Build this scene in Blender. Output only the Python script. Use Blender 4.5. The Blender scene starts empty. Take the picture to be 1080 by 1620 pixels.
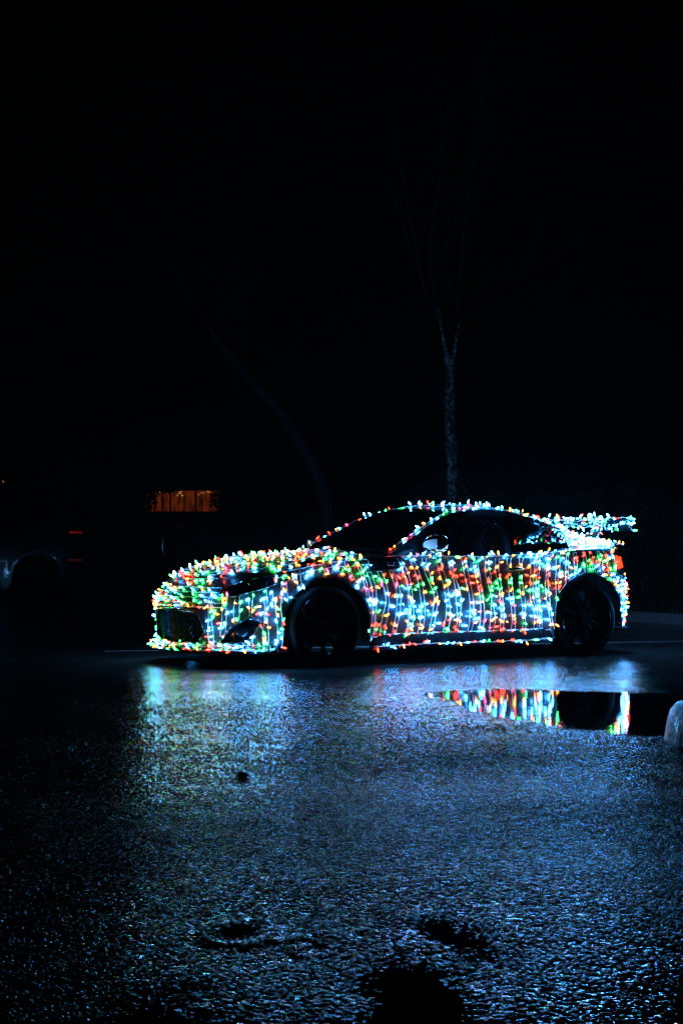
import bpy, math, random
import numpy as np
from mathutils import Vector, Matrix, noise
random.seed(7)
R = math.radians
scene = bpy.context.scene
col = scene.collection

# ------------------------------------------------------------------ camera, night sky, exposure
CAM_H = 0.95                      # camera height above the asphalt (m)
FPX, PITCH = 2700.0, R(1.06)      # focal length in photo pixels (1080 wide), pitch up
cam_d = bpy.data.cameras.new('camera'); cam = bpy.data.objects.new('camera', cam_d); col.objects.link(cam)
cam.location = (0, 0, CAM_H); cam.rotation_euler = (R(90) + PITCH, 0, 0)
cam_d.sensor_fit = 'HORIZONTAL'; cam_d.sensor_width = 36; cam_d.lens = 36 * FPX / 1080
cam_d.clip_start = 0.1; cam_d.clip_end = 2000
scene.camera = cam

world = bpy.data.worlds.new('World'); scene.world = world; world.use_nodes = True
wn = world.node_tree.nodes; wl = world.node_tree.links
sky = wn.new('ShaderNodeTexSky'); sky.sky_type = 'NISHITA'; sky.sun_disc = False
sky.sun_elevation = R(-4); sky.sun_rotation = R(150)
bg = wn['Background']; bg.inputs['Strength'].default_value = 0.0025
wl.new(sky.outputs[0], bg.inputs['Color'])
moon_d = bpy.data.lights.new('night_sun', 'SUN'); moon_d.energy = 0.0015; moon_d.angle = R(10); moon_d.color = (0.6, 0.85, 1.0)
moon = bpy.data.objects.new('night_sun', moon_d); col.objects.link(moon); moon.rotation_euler = (R(45), 0, R(150))

vs = scene.view_settings
vs.view_transform = 'Standard'; vs.look = 'None'; vs.exposure = 0.6; vs.gamma = 1.0; vs.use_curve_mapping = False
scene.cycles.use_denoising = True
scene.cycles.filter_width = 1.5
scene.cycles.sample_clamp_direct = 20.0
scene.cycles.max_bounces = 6; scene.cycles.transparent_max_bounces = 12
scene.cycles.sample_clamp_indirect = 4.0

# ------------------------------------------------------------------ materials
def nodes_of(name):
    m = bpy.data.materials.new(name); m.use_nodes = True
    return m, m.node_tree.nodes, m.node_tree.links, m.node_tree.nodes['Principled BSDF']

def mat(name, color, rough=0.5, metal=0.0, coat=0.0, var=0.15, vscale=6.0, bump=0.0, bscale=40.0, spec=0.5, rvar=0.1, mottle=False):
    """Principled surface whose colour and gloss wander a little with noise."""
    m, n, l, p = nodes_of(name)
    tc = n.new('ShaderNodeTexCoord')
    nz = n.new('ShaderNodeTexNoise'); nz.inputs['Scale'].default_value = vscale; nz.inputs['Detail'].default_value = 5
    l.new(tc.outputs['Object'], nz.inputs['Vector'])
    mx = n.new('ShaderNodeMix'); mx.data_type = 'RGBA'
    mx.inputs[6].default_value = (*[c * (1 - var) for c in color], 1); mx.inputs[7].default_value = (*[min(1, c * (1 + var)) for c in color], 1)
    if mottle:                       # hard-edged pale and dark patches
        rp = n.new('ShaderNodeMapRange'); rp.inputs[1].default_value = .46; rp.inputs[2].default_value = .60
        l.new(nz.outputs[0], rp.inputs[0]); l.new(rp.outputs[0], mx.inputs[0])
    else: l.new(nz.outputs[0], mx.inputs[0])
    l.new(mx.outputs[2], p.inputs['Base Color'])
    mr = n.new('ShaderNodeMapRange'); mr.inputs[3].default_value = max(0, rough - rvar * rough); mr.inputs[4].default_value = min(1, rough + rvar * rough)
    l.new(nz.outputs[0], mr.inputs[0]); l.new(mr.outputs[0], p.inputs['Roughness'])
    p.inputs['Metallic'].default_value = metal; p.inputs['Coat Weight'].default_value = coat
    p.inputs['Coat Roughness'].default_value = 0.04; p.inputs['Specular IOR Level'].default_value = spec
    if bump:
        b2 = n.new('ShaderNodeTexNoise'); b2.inputs['Scale'].default_value = bscale; b2.inputs['Detail'].default_value = 6
        l.new(tc.outputs['Object'], b2.inputs['Vector'])
        bp = n.new('ShaderNodeBump'); bp.inputs['Strength'].default_value = bump; bp.inputs['Distance'].default_value = 0.02
        l.new(b2.outputs[0], bp.inputs['Height']); l.new(bp.outputs[0], p.inputs['Normal'])
    return m

def emis(name, color, strength):
    m, n, l, p = nodes_of(name)
    p.inputs['Base Color'].default_value = (*color, 1); p.inputs['Emission Color'].default_value = (*color, 1)
    p.inputs['Emission Strength'].default_value = strength; p.inputs['Roughness'].default_value = 0.3
    return m

def glass_mat(name, tint):
    m = bpy.data.materials.new(name); m.use_nodes = True; n = m.node_tree.nodes; l = m.node_tree.links; n.clear()
    o = n.new('ShaderNodeOutputMaterial'); mx = n.new('ShaderNodeMixShader'); t = n.new('ShaderNodeBsdfTransparent')
    g = n.new('ShaderNodeBsdfGlossy'); g.inputs['Roughness'].default_value = 0.03
    t.inputs['Color'].default_value = (*tint, 1)
    fr = n.new('ShaderNodeFresnel'); fr.inputs['IOR'].default_value = 1.45
    l.new(fr.outputs[0], mx.inputs[0]); l.new(t.outputs[0], mx.inputs[1]); l.new(g.outputs[0], mx.inputs[2]); l.new(mx.outputs[0], o.inputs['Surface'])
    return m

def asphalt_mat():
    m, n, l, p = nodes_of('wet_asphalt')
    tc = n.new('ShaderNodeTexCoord')
    def noi(scale, detail=3, rough=0.5):
        t = n.new('ShaderNodeTexNoise'); t.inputs['Scale'].default_value = scale; t.inputs['Detail'].default_value = detail
        t.inputs['Roughness'].default_value = rough
        l.new(tc.outputs['Object'], t.inputs['Vector']); return t
    def rng(src, a, b, c, d):
        r = n.new('ShaderNodeMapRange'); r.inputs[1].default_value = a; r.inputs[2].default_value = b
        r.inputs[3].default_value = c; r.inputs[4].default_value = d; l.new(src, r.inputs[0]); return r.outputs[0]
    def mth(op, a, b):
        k = n.new('ShaderNodeMath'); k.operation = op
        for i, v in enumerate((a, b)):
            if isinstance(v, (int, float)): k.inputs[i].default_value = v
            else: l.new(v, k.inputs[i])
        return k.outputs[0]
    big = noi(0.55, 4, 0.55); mid = noi(2.2, 4, 0.6); agg = noi(42, 1, 0.5); fine = noi(240, 2, 0.5)
    vor = n.new('ShaderNodeTexVoronoi'); vor.inputs['Scale'].default_value = 58; vor.feature = 'SMOOTH_F1'
    l.new(tc.outputs['Object'], vor.inputs['Vector'])
    # dark bitumen with paler stone chips
    mx = n.new('ShaderNodeMix'); mx.data_type = 'RGBA'
    mx.inputs[6].default_value = (0.018, 0.019, 0.02, 1); mx.inputs[7].default_value = (0.06, 0.06, 0.06, 1)
    l.new(rng(agg.outputs[0], 0.45, 0.75, 0, 1), mx.inputs[0]); l.new(mx.outputs[2], p.inputs['Base Color'])
    wetn = mth('ADD', mth('MULTIPLY', big.outputs[0], 0.6), mth('MULTIPLY', mid.outputs[0], 0.4))
    l.new(rng(wetn, 0.38, 0.62, 0.06, 0.18), p.inputs['Roughness'])
    def cells(scale):
        v = n.new('ShaderNodeTexVoronoi'); v.inputs['Scale'].default_value = scale; l.new(tc.outputs['Object'], v.inputs['Vector'])
        sp = n.new('ShaderNodeSeparateColor'); l.new(v.outputs['Color'], sp.inputs[0]); return sp.outputs[0]
    # each stone chip stands proud and dry or sits in the film of water
    chip = mth('ADD', mth('MULTIPLY', rng(cells(70), 0.35, 0.8, 0, 1), 0.65), mth('MULTIPLY', rng(cells(22), 0.3, 0.9, 0, 1), 0.5))
    l.new(mth('MULTIPLY', rng(wetn, 0.42, 0.62, 0.62, 0.16), mth('ADD', mth('MULTIPLY', chip, 0.85), 0.25)), p.inputs['Specular IOR Level'])
    m12 = noi(7.5, 3, 0.55); m4 = noi(24, 2, 0.5)
    p.inputs['IOR'].default_value = 1.36
    h = mth('ADD', mth('MULTIPLY', mth('SUBTRACT', 1.0, vor.outputs['Distance']), 1.3), mth('MULTIPLY', agg.outputs[0], 1.0))
    h = mth('ADD', h, mth('MULTIPLY', mid.outputs[0], 3.0))
    h = mth('ADD', h, mth('MULTIPLY', m12.outputs[0], 1.6))
    h = mth('ADD', h, mth('MULTIPLY', m4.outputs[0], 1.0))
    bp = n.new('ShaderNodeBump'); bp.inputs['Distance'].default_value = 0.006
    wet = mth('ADD', mth('MULTIPLY', big.outputs[0], 0.6), mth('MULTIPLY', mid.outputs[0], 0.4))
    l.new(rng(wet, 0.35, 0.62, 0.35, 0.7), bp.inputs['Strength'])
    l.new(h, bp.inputs['Height']); l.new(bp.outputs[0], p.inputs['Normal'])
    return m

def water_mat():
    m, n, l, p = nodes_of('puddle_water')
    p.inputs['Base Color'].default_value = (0.004, 0.005, 0.006, 1); p.inputs['Roughness'].default_value = 0.02
    p.inputs['IOR'].default_value = 1.33
    tc = n.new('ShaderNodeTexCoord'); nz = n.new('ShaderNodeTexNoise'); nz.inputs['Scale'].default_value = 16
    l.new(tc.outputs['Object'], nz.inputs['Vector'])
    b = n.new('ShaderNodeBump'); b.inputs['Strength'].default_value = 0.04; b.inputs['Distance'].default_value = 0.01
    l.new(nz.outputs[0], b.inputs['Height']); l.new(b.outputs[0], p.inputs['Normal'])
    return m

M = {
 'asphalt': asphalt_mat(), 'water': water_mat(),
 'chip': mat('wet_stone_chip', (0.05, 0.05, 0.05), 0.25, var=0.6, vscale=90, rvar=0.4, bump=0.1, bscale=260, spec=0.85),
 'paint': mat('dark_car_paint', (0.030, 0.031, 0.034), 0.36, 0.1, 0.9),
 'plastic': mat('black_plastic', (0.012, 0.012, 0.013), 0.45),
 'gloss_black': mat('gloss_black_trim', (0.008, 0.009, 0.011), 0.15, coat=0.5),
 'rubber': mat('tyre_rubber', (0.005, 0.005, 0.005), 0.8, spec=.1),
 'rim': mat('dark_rim_metal', (0.022, 0.024, 0.027), 0.2, 1.0),
 'spoke': mat('black_spoke_metal', (0.0025, 0.0025, 0.0025), 0.7, 0.0, spec=.08),
 'glass': glass_mat('window_glass', (0.8, 0.84, 0.85)),
 'dark_glass': glass_mat('tinted_window_glass', (0.12, 0.14, 0.15)),
 'lens': glass_mat('clear_lamp_lens', (0.7, 0.72, 0.75)),
 'chrome': mat('chrome', (0.55, 0.56, 0.58), 0.12, 1.0),
 'mirror_cap': mat('white_mirror_cap', (0.5, 0.52, 0.54), 0.5),
 'seat': mat('seat_fabric', (0.016, 0.016, 0.018), 0.85),
 'wire': mat('clear_lamp_wire', (0.65, 0.68, 0.7), 0.3),
 'socket': mat('lamp_socket', (0.25, 0.28, 0.28), 0.4),
 'tail_lit': emis('lit_tail_lamp', (1.0, 0.018, 0.004), 5.0),
 'tail_off': mat('red_tail_lens', (0.22, 0.008, 0.006), 0.12, coat=0.6),
 'navy': mat('navy_car_paint', (0.03, 0.045, 0.08), 0.38, 0.6, 0.9),
 'black_paint': mat('black_car_paint', (0.025, 0.03, 0.038), 0.34, 0.7, 0.9),
 'bark': mat('lit_lichen_bark', (0.15, 0.155, 0.14), 0.6, var=0.95, vscale=22, bump=0.9, bscale=26, mottle=True), 'old_bark': mat('dark_old_bark', (0.02, 0.019, 0.017), 0.7, var=0.5, vscale=14, bump=0.6, bscale=30), 'twig': mat('dimmed_twig_bark', (0.018, 0.017, 0.015), 0.8, spec=.2),  # light fall-off up the tree put into paler trunk, darker twig colours
 'leaf': mat('hedge_leaf', (0.035, 0.06, 0.03), 0.5, var=0.4, vscale=3),
 'grass': mat('verge_grass', (0.035, 0.055, 0.022), 0.6, var=0.4, vscale=3),
 'concrete': mat('wet_concrete', (0.26, 0.27, 0.27), 0.45, var=0.25, vscale=9, bump=0.5, bscale=60),
 'pale_concrete': mat('pale_wet_concrete', (0.08, 0.083, 0.085), 0.4, var=0.6, vscale=12, bump=0.9, bscale=30, coat=0.2),
 'line_paint': mat('worn_line_paint', (0.5, 0.5, 0.48), 0.4, var=0.4, vscale=14),
 'siding': mat('dark_house_siding', (0.05, 0.05, 0.055), 0.8),
 'roofing': mat('dark_roof_shingle', (0.03, 0.03, 0.032), 0.9),
 'stone': mat('dark_pebble', (0.03, 0.03, 0.03), 0.6, bump=0.4),
 'needle': mat('pale_pine_needle', (0.35, 0.36, 0.30), 0.4),
 'dead_leaf': mat('dead_leaf', (0.10, 0.06, 0.03), 0.5),
}
BULB_MATS = {
 'white': emis('lamp_cool_white', (0.045, 0.37, 1.0), 205),
 'red': emis('lamp_red', (1.0, 0.025, 0.01), 13),
 'green': emis('lamp_green', (0.03, 1.0, 0.13), 24),
 'amber': emis('lamp_amber', (1.0, 0.24, 0.02), 14),
 'pink': emis('lamp_pink', (1.0, 0.03, 0.12), 16),
}

# ------------------------------------------------------------------ mesh helpers
class MB:
    def __init__(s): s.v = []; s.f = []; s.mi = []
    def add(s, verts, faces, mi=0):
        o = len(s.v); s.v.extend([tuple(map(float, p)) for p in verts])
        for f in faces: s.f.append(tuple(i + o for i in f)); s.mi.append(mi)
    def box(s, a, b, mi=0):
        (x0, y0, z0), (x1, y1, z1) = a, b
        s.add([(x0,y0,z0),(x1,y0,z0),(x1,y1,z0),(x0,y1,z0),(x0,y0,z1),(x1,y0,z1),(x1,y1,z1),(x0,y1,z1)],
              [(0,3,2,1),(4,5,6,7),(0,1,5,4),(1,2,6,5),(2,3,7,6),(3,0,4,7)], mi)
    def tube(s, pts, rad, n=6, mi=0, cap=True):
        pts = [Vector(p) for p in pts]; m = len(pts)
        rr = rad if isinstance(rad, (list, tuple)) else [rad] * m
        vs, fs = [], []; ref = None
        for i, p in enumerate(pts):
            d = (pts[min(i+1, m-1)] - pts[max(i-1, 0)])
            d = d.normalized() if d.length > 1e-9 else Vector((0,0,1))
            if ref is None: ref = Vector((0,0,1)) if abs(d.z) < 0.9 else Vector((1,0,0))
            u = d.cross(ref)
            if u.length < 1e-6: u = d.orthogonal()
            u.normalize(); w = d.cross(u)
            ref = -(d.cross(w)) if False else u.cross(d)
            for k in range(n):
                a = 2 * math.pi * k / n; vs.append(p + (u * math.cos(a) + w * math.sin(a)) * rr[i])
        for i in range(m - 1):
            for k in range(n):
                k2 = (k + 1) % n; fs.append((i*n+k, i*n+k2, (i+1)*n+k2, (i+1)*n+k))
        if cap: fs.append(tuple(range(n))[::-1]); fs.append(tuple((m-1)*n + k for k in range(n)))
        s.add(vs, fs, mi)
    def lathe(s, prof, n=24, axis='y', mi=0, center=(0,0,0), closed=False):
        """prof: (radius, along) pairs spun round the axis"""
        vs, fs = [], []; m = len(prof)
        for r, a in prof:
            for k in range(n):
                t = 2 * math.pi * k / n; c, d = r * math.cos(t), r * math.sin(t)
                p = (c, a, d) if axis == 'y' else ((c, d, a) if axis == 'z' else (a, c, d))
                vs.append((p[0]+center[0], p[1]+center[1], p[2]+center[2]))
        for i in range(m if closed else m - 1):
            j = (i + 1) % m
            for k in range(n):
                k2 = (k+1) % n; fs.append((i*n+k, i*n+k2, j*n+k2, j*n+k))
        s.add(vs, fs, mi)
    def grid(s, P, mi=0):
        a, b = len(P), len(P[0])
        s.add([p for row in P for p in row], [(i*b+j, i*b+j+1, (i+1)*b+j+1, (i+1)*b+j) for i in range(a-1) for j in range(b-1)], mi)
    def build(s, name, mats, parent=None, smooth=True, angle=None):
        me = bpy.data.meshes.new(name); me.from_pydata(s.v, [], s.f)
        for m in (mats if isinstance(mats, (list, tuple)) else [mats]): me.materials.append(m)
        if any(s.mi): me.polygons.foreach_set('material_index', s.mi)
        if smooth: me.polygons.foreach_set('use_smooth', [True] * len(me.polygons))
        me.update()
        if smooth and angle: me.set_sharp_from_angle(angle=R(angle))
        o = bpy.data.objects.new(name, me); col.objects.link(o)
        if parent: o.parent = parent
        return o

def tag(o, label=None, cat=None, group=None, kind=None):
    if label: o['label'] = label
    if cat: o['category'] = cat
    if group: o['group'] = group
    if kind: o['kind'] = kind
    return o
def empty(name, loc=(0,0,0), rz=0.0):
    o = bpy.data.objects.new(name, None); col.objects.link(o); o.location = loc; o.rotation_euler = (0,0,rz); o.empty_display_size = 0.1
    return o

def f1(pts):
    """smooth 1-D function through (x, value) pairs"""
    X = np.array([p[0] for p in pts], float); Y = np.array([p[1] for p in pts], float)
    D = np.gradient(Y, X)
    def f(x):
        x = min(max(x, X[0]), X[-1]); i = min(max(int(np.searchsorted(X, x)) - 1, 0), len(X) - 2)
        h = X[i+1]-X[i]; t = (x-X[i])/h
        return float((2*t**3-3*t*t+1)*Y[i] + (t**3-2*t*t+t)*h*D[i] + (-2*t**3+3*t*t)*Y[i+1] + (t**3-t*t)*h*D[i+1])
    return f
def polyline(pts, step):
    """Catmull-Rom curve through points, resampled evenly"""
    P = [Vector(p) for p in pts]; out = []
    for i in range(len(P)-1):
        a, b, c, d = P[max(i-1,0)], P[i], P[i+1], P[min(i+2, len(P)-1)]
        for k in range(40):
            t = k/40
            out.append(0.5*((2*b)+(c-a)*t+(2*a-5*b+4*c-d)*t*t+(3*b-a-3*c+d)*t**3))
    out.append(P[-1])
    L = [0.0]
    for i in range(1, len(out)): L.append(L[-1] + (out[i]-out[i-1]).length)
    n = max(2, int(round(L[-1]/step))+1); res = []; j = 0
    for k in range(n):
        s = L[-1]*k/(n-1)
        while j < len(L)-2 and L[j+1] < s: j += 1
        seg = L[j+1]-L[j]; t = (s-L[j])/seg if seg > 1e-12 else 0
        res.append(out[j].lerp(out[j+1], min(max(t,0),1)))
    return res, L[-1]
def in_poly(x, y, poly):
    c = False; j = len(poly)-1
    for i in range(len(poly)):
        (xi, yi), (xj, yj) = poly[i], poly[j]
        if (yi > y) != (yj > y) and x < (xj-xi)*(y-yi)/(yj-yi)+xi: c = not c
        j = i
    return c
def ground_at(px, py, z=0.0):
    """photo pixel -> point on the plane at height z"""
    dx, dz = (px-540)/FPX, (810-py)/FPX
    c, s = math.cos(PITCH), math.sin(PITCH)
    d = Vector((dx, c - dz*s, s + dz*c)); t = (z-CAM_H)/d.z
    return Vector((0,0,CAM_H)) + d*t
def at_depth(px, py, Y):
    dx, dz = (px-540)/FPX, (810-py)/FPX
    c, s = math.cos(PITCH), math.sin(PITCH)
    d = Vector((dx, c - dz*s, s + dz*c)); return Vector((0,0,CAM_H)) + d*(Y/d.y)

# ------------------------------------------------------------------ the setting
def sheet(name, x0, x1, y0, y1, z, m):
    b = MB(); b.add([(x0,y0,z),(x1,y0,z),(x1,y1,z),(x0,y1,z)], [(0,1,2,3)])
    return tag(b.build(name, m, smooth=False), kind='structure')
def sstep(a, b, x):
    t = min(1, max(0, (x-a)/(b-a))); return t*t*(3-2*t)
def seg_sd(x, y, pts):
    d = 9.0
    for (ax, ay), (bx, by) in zip(pts, pts[1:]+pts[:1]):
        t = max(0, min(1, ((x-ax)*(bx-ax)+(y-ay)*(by-ay))/((bx-ax)**2+(by-ay)**2))); d = min(d, math.hypot(x-ax-t*(bx-ax), y-ay-t*(by-ay)))
    return d if in_poly(x, y, pts) else -d
POOLS = []                     # hollows in the asphalt that hold water: (bounds, function giving 0 at the deepest, 1 at the shore)
def pool_ellipse(x0, x1, y0, y1, seed, depth, rough=.35):
    a = ground_at((x0+x1)/2, y0); c = ground_at((x0+x1)/2, y1); m = ground_at((x0+x1)/2, (y0+y1)/2)
    rx = (ground_at(x1, (y0+y1)/2).x-ground_at(x0, (y0+y1)/2).x)/2; ry = (a.y-c.y)/2; cx, cy = m.x, (a.y+c.y)/2
    def q(x, y):
        p = Vector((x, y, seed)); return math.hypot((x-cx)/rx, (y-cy)/ry)+rough*(noise.noise(p*2.4)+.55*noise.noise(p*7)+.3*noise.noise(p*19))
    POOLS.append(((cx-rx*1.6, cx+rx*1.6, cy-ry*1.6, cy+ry*1.6), q, depth))
def pool_poly(pix, seed, depth):
    pts = [(p.x, p.y) for p in (ground_at(x, y) for x, y in pix)]
    xs = [p[0] for p in pts]; ys = [p[1] for p in pts]
    def q(x, y):
        p = Vector((x, y, seed)); return 1-seg_sd(x, y, pts)/.42+.34*noise.noise(p*1.7)+.22*noise.noise(p*5)+.12*noise.noise(p*14)
    POOLS.append(((min(xs)-.3, max(xs)+.3, min(ys)-.4, max(ys)+.4), q, depth))
pool_poly([(640,1099),(720,1091),(830,1088),(1000,1095),(1130,1100),(1130,1170),(1000,1165),(880,1153),(780,1136),(700,1115)], 2.5, .010)
pool_ellipse(618, 815, 1412, 1690, 5, .0085, .3); pool_ellipse(530, 790, 1515, 1760, 9, .0085, .3)
pool_ellipse(100, 355, 1560, 1740, 3, .0075); pool_ellipse(335, 410, 1460, 1488, 4, .0042, .5); pool_ellipse(465, 545, 1480, 1510, 6, .0046, .5)
WATER_Z = -.0010
DIPS = [(tuple(ground_at(715, 1215)[:2]), .55, .022), (tuple(ground_at(470, 1345)[:2]), .40, .012), (tuple(ground_at(905, 1330)[:2]), .42, .013)]   # worn dips without water
def relief(x, y):
    """height of the worn asphalt: gentle waves in front of the car, hollows under the puddles"""
    if not (2.5 < y < 13 and -3 < x < 4): return 0.0
    A = sstep(12.6, 11.2, y)*sstep(-3, -2.4, x)*sstep(4, 3.4, x); p = Vector((x, y, 0))
    z = A*(.0115*noise.noise(p*.8+Vector((3,1,0)))+.0040*noise.noise(p*2.1)+.0016*noise.noise(p*6))
    for (hx, hy), hr, hd in DIPS: z -= A*hd*math.exp(-((x-hx)/hr)**2-((y-hy)/(hr*1.1))**2)
    for (a, b, c, d), qf, depth in POOLS:
        if a < x < b and c < y < d:
            q = qf(x, y); k = sstep(1.7, 1.3, q); z = z*(1-k)+max(z, .0012)*k
            w = sstep(1.25, .85, q); z = z*(1-w)+w*min(.002, depth*(q-1))
    return z
def ground_sheet():
    xs = [-400,-120,-40,-15,-6,-3]+[-2.9+.035*i for i in range(194)]+[4,6,15,40,120,400]
    ys = [-60,-10,0,2.4]+[2.6+.035*i for i in range(290)]+[12.9,14,16,20,30,60,150,400,900]
    b = MB(); b.grid([[(x, y, relief(x, y)) for y in ys] for x in xs])
    for i, f in enumerate(b.f): b.f[i] = f[::-1]
    return tag(b.build('ground', M['asphalt']), kind='structure')
ground_sheet()
def stone_chips():
    """the aggregate of the worn asphalt: flat-topped chips, each with its own tilt, where single chips can be seen"""
    rg = np.random.default_rng(11); pts = []
    n = 0
    Yc = np.sqrt(rg.uniform(3.4**2, 11.2**2, 260000)); Xc = rg.uniform(-.235, .235, Yc.size)*Yc
    keep = np.array([0.58+1.15*noise.noise(Vector((x*.62, y*.62, 4)))+.35*noise.noise(Vector((x*4, y*4, 8))) for x, y in zip(Xc, Yc)]) > rg.random(Yc.size)/np.clip((10.6-Yc)/3.5, .01, 1)
    Xc, Yc = Xc[keep], Yc[keep]; N = Xc.size; K = 5
    r = rg.uniform(.0045, .0105, N); h = rg.uniform(.0004, .0020, N)
    th = rg.uniform(0, 6.283, N)[:,None] + np.arange(K)[None]*2*np.pi/K + rg.normal(0, .22, (N, K))
    rr = r[:,None]*rg.uniform(.75, 1.25, (N, K))
    bx = Xc[:,None]+rr*np.cos(th); by = Yc[:,None]+rr*np.sin(th)
    f = rg.uniform(.55, .8, (N,1)); dx, dy = rr*np.cos(th)*f, rr*np.sin(th)*f
    tx, ty = rg.normal(0, .085, N)[:,None], rg.normal(0, .085, N)[:,None]
    zg = np.array([relief(x, y) for x, y in zip(Xc, Yc)])[:,None]
    top = np.stack([Xc[:,None]+dx, Yc[:,None]+dy, zg+h[:,None]+dx*tx+dy*ty], -1)
    bot = np.stack([bx, by, zg-.002+0*bx], -1)
    V = np.concatenate([bot, top], 1).reshape(-1, 3)
    base = (np.arange(N)*2*K)[:,None]; k = np.arange(K); k2 = (k+1) % K
    quads = (base[:,:,None] + np.stack([k, k2, k2+K, k+K], -1)[None]).reshape(-1)
    tops = (base + (k+K)[None]).reshape(-1)
    loops = np.concatenate([quads, tops]); starts = np.concatenate([np.arange(N*K)*4, N*K*4+np.arange(N)*K])
    me = bpy.data.meshes.new('stone_chips')
    me.vertices.add(len(V)); me.vertices.foreach_set('co', V.ravel())
    me.loops.add(len(loops)); me.loops.foreach_set('vertex_index', loops.astype(np.int32))
    me.polygons.add(len(starts)); me.polygons.foreach_set('loop_start', starts.astype(np.int32))
    me.update(calc_edges=True); me.validate(); me.materials.append(M['chip'])
    o = bpy.data.objects.new('stone_chips', me); col.objects.link(o)
    tag(o, 'wet stone chips bedded in the worn asphalt', 'stone chips', kind='stuff'); print('chips', N, len(me.polygons))
stone_chips()
for (a, b_, c, d), qf, depth in POOLS:
    b = MB(); idx = {}; cell = .03
    def vid(i, j):
        if (i,j) not in idx: idx[(i,j)] = len(b.v); b.v.append((a+i*cell, c+j*cell, WATER_Z))
        return idx[(i,j)]
    for i in range(int((b_-a)/cell)):
        for j in range(int((d-c)/cell)):
            if qf(a+(i+.5)*cell, c+(j+.5)*cell) < 1.12: b.f.append((vid(i,j), vid(i+1,j), vid(i+1,j+1), vid(i,j+1))); b.mi.append(0)
    tag(b.build('puddle', M['water'], smooth=False), kind='structure')

# painted bay line crossing under the car
def painted_line(p, q, width):
    b = MB(); p, q = Vector(p), Vector(q); d = (q-p).normalized(); nrm = Vector((-d.y, d.x, 0))*width/2
    n = 60; L = []
    for k in range(n+1):
        c = p.lerp(q, k/n); w0 = 1+0.25*noise.noise(c*4); w1 = 1+0.25*noise.noise(c*4+Vector((9,0,0)))
        L.append([c-nrm*w0+Vector((0,0,.003)), c+nrm*w1+Vector((0,0,.003))])
    b.grid(L); return tag(b.build('painted_line', M['line_paint'], smooth=False), kind='structure')
painted_line(ground_at(165, 1031), ground_at(1200, 1013), 0.09)

# kerb and verge behind the bay
K0, K1 = ground_at(985, 983), ground_at(1080, 989)
kd = (K1-K0).normalized()
def kerb_pt(t, off, z):
    nrm = Vector((-kd.y, kd.x, 0)); c = K0 + kd*t + nrm*off; return (c.x, c.y, z)
for k in range(-16, 10):            # kerb stones about two metres long
    b = MB(); a0, a1 = k*2.0+0.006, k*2.0+1.994
    prof = [(0,0.0),(0.01,0.10),(0.035,0.125),(0.15,0.125),(0.15,0.0)]
    b.grid([[kerb_pt(t, o, z) for o, z in prof] for t in (a0, a1)])
    b.add([kerb_pt(a0, o, z) for o, z in prof], [(0,1,2,3,4)]); b.add([kerb_pt(a1, o, z) for o, z in prof], [(4,3,2,1,0)])
    if k == -16: kerb = tag(b.build('kerb', M['concrete'], smooth=False), kind='structure')
    else: b.build('kerb_stone', M['concrete'], kerb, smooth=False)
b = MB(); rows = []
for i in range(30):
    off = 0.15 + (i/29)**2*120; rows.append([])
    for j in range(60):
        t = -34 + j*1.25*1.0; p = kerb_pt(t, off, 0)
        rows[-1].append((p[0], p[1], 0.10 + 0.05*noise.noise(Vector((p[0]*.3, p[1]*.3, 0))) + min(off,14)*0.012))
b.grid(rows); tag(b.build('grass_bank', M['grass']), kind='structure')
b = MB()
for k in range(9000):
    t = random.uniform(-20, 14); off = 0.2 + random.random()**2*5; p = kerb_pt(t, off, 0.10+off*0.012)
    a = random.uniform(0, 6.28); h = random.uniform(.05,.16); w = .006; lean = random.uniform(-.06,.06), random.uniform(-.06,.06)
    ca, sa = math.cos(a)*w, math.sin(a)*w
    b.add([(p[0]-ca,p[1]-sa,p[2]-.02),(p[0]+ca,p[1]+sa,p[2]-.02),(p[0]+lean[0],p[1]+lean[1],p[2]+h)], [(0,1,2)])
tag(b.build('grass', M['grass'], smooth=False), 'short rough grass growing on the bank behind the kerb', 'grass', kind='stuff')

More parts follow.
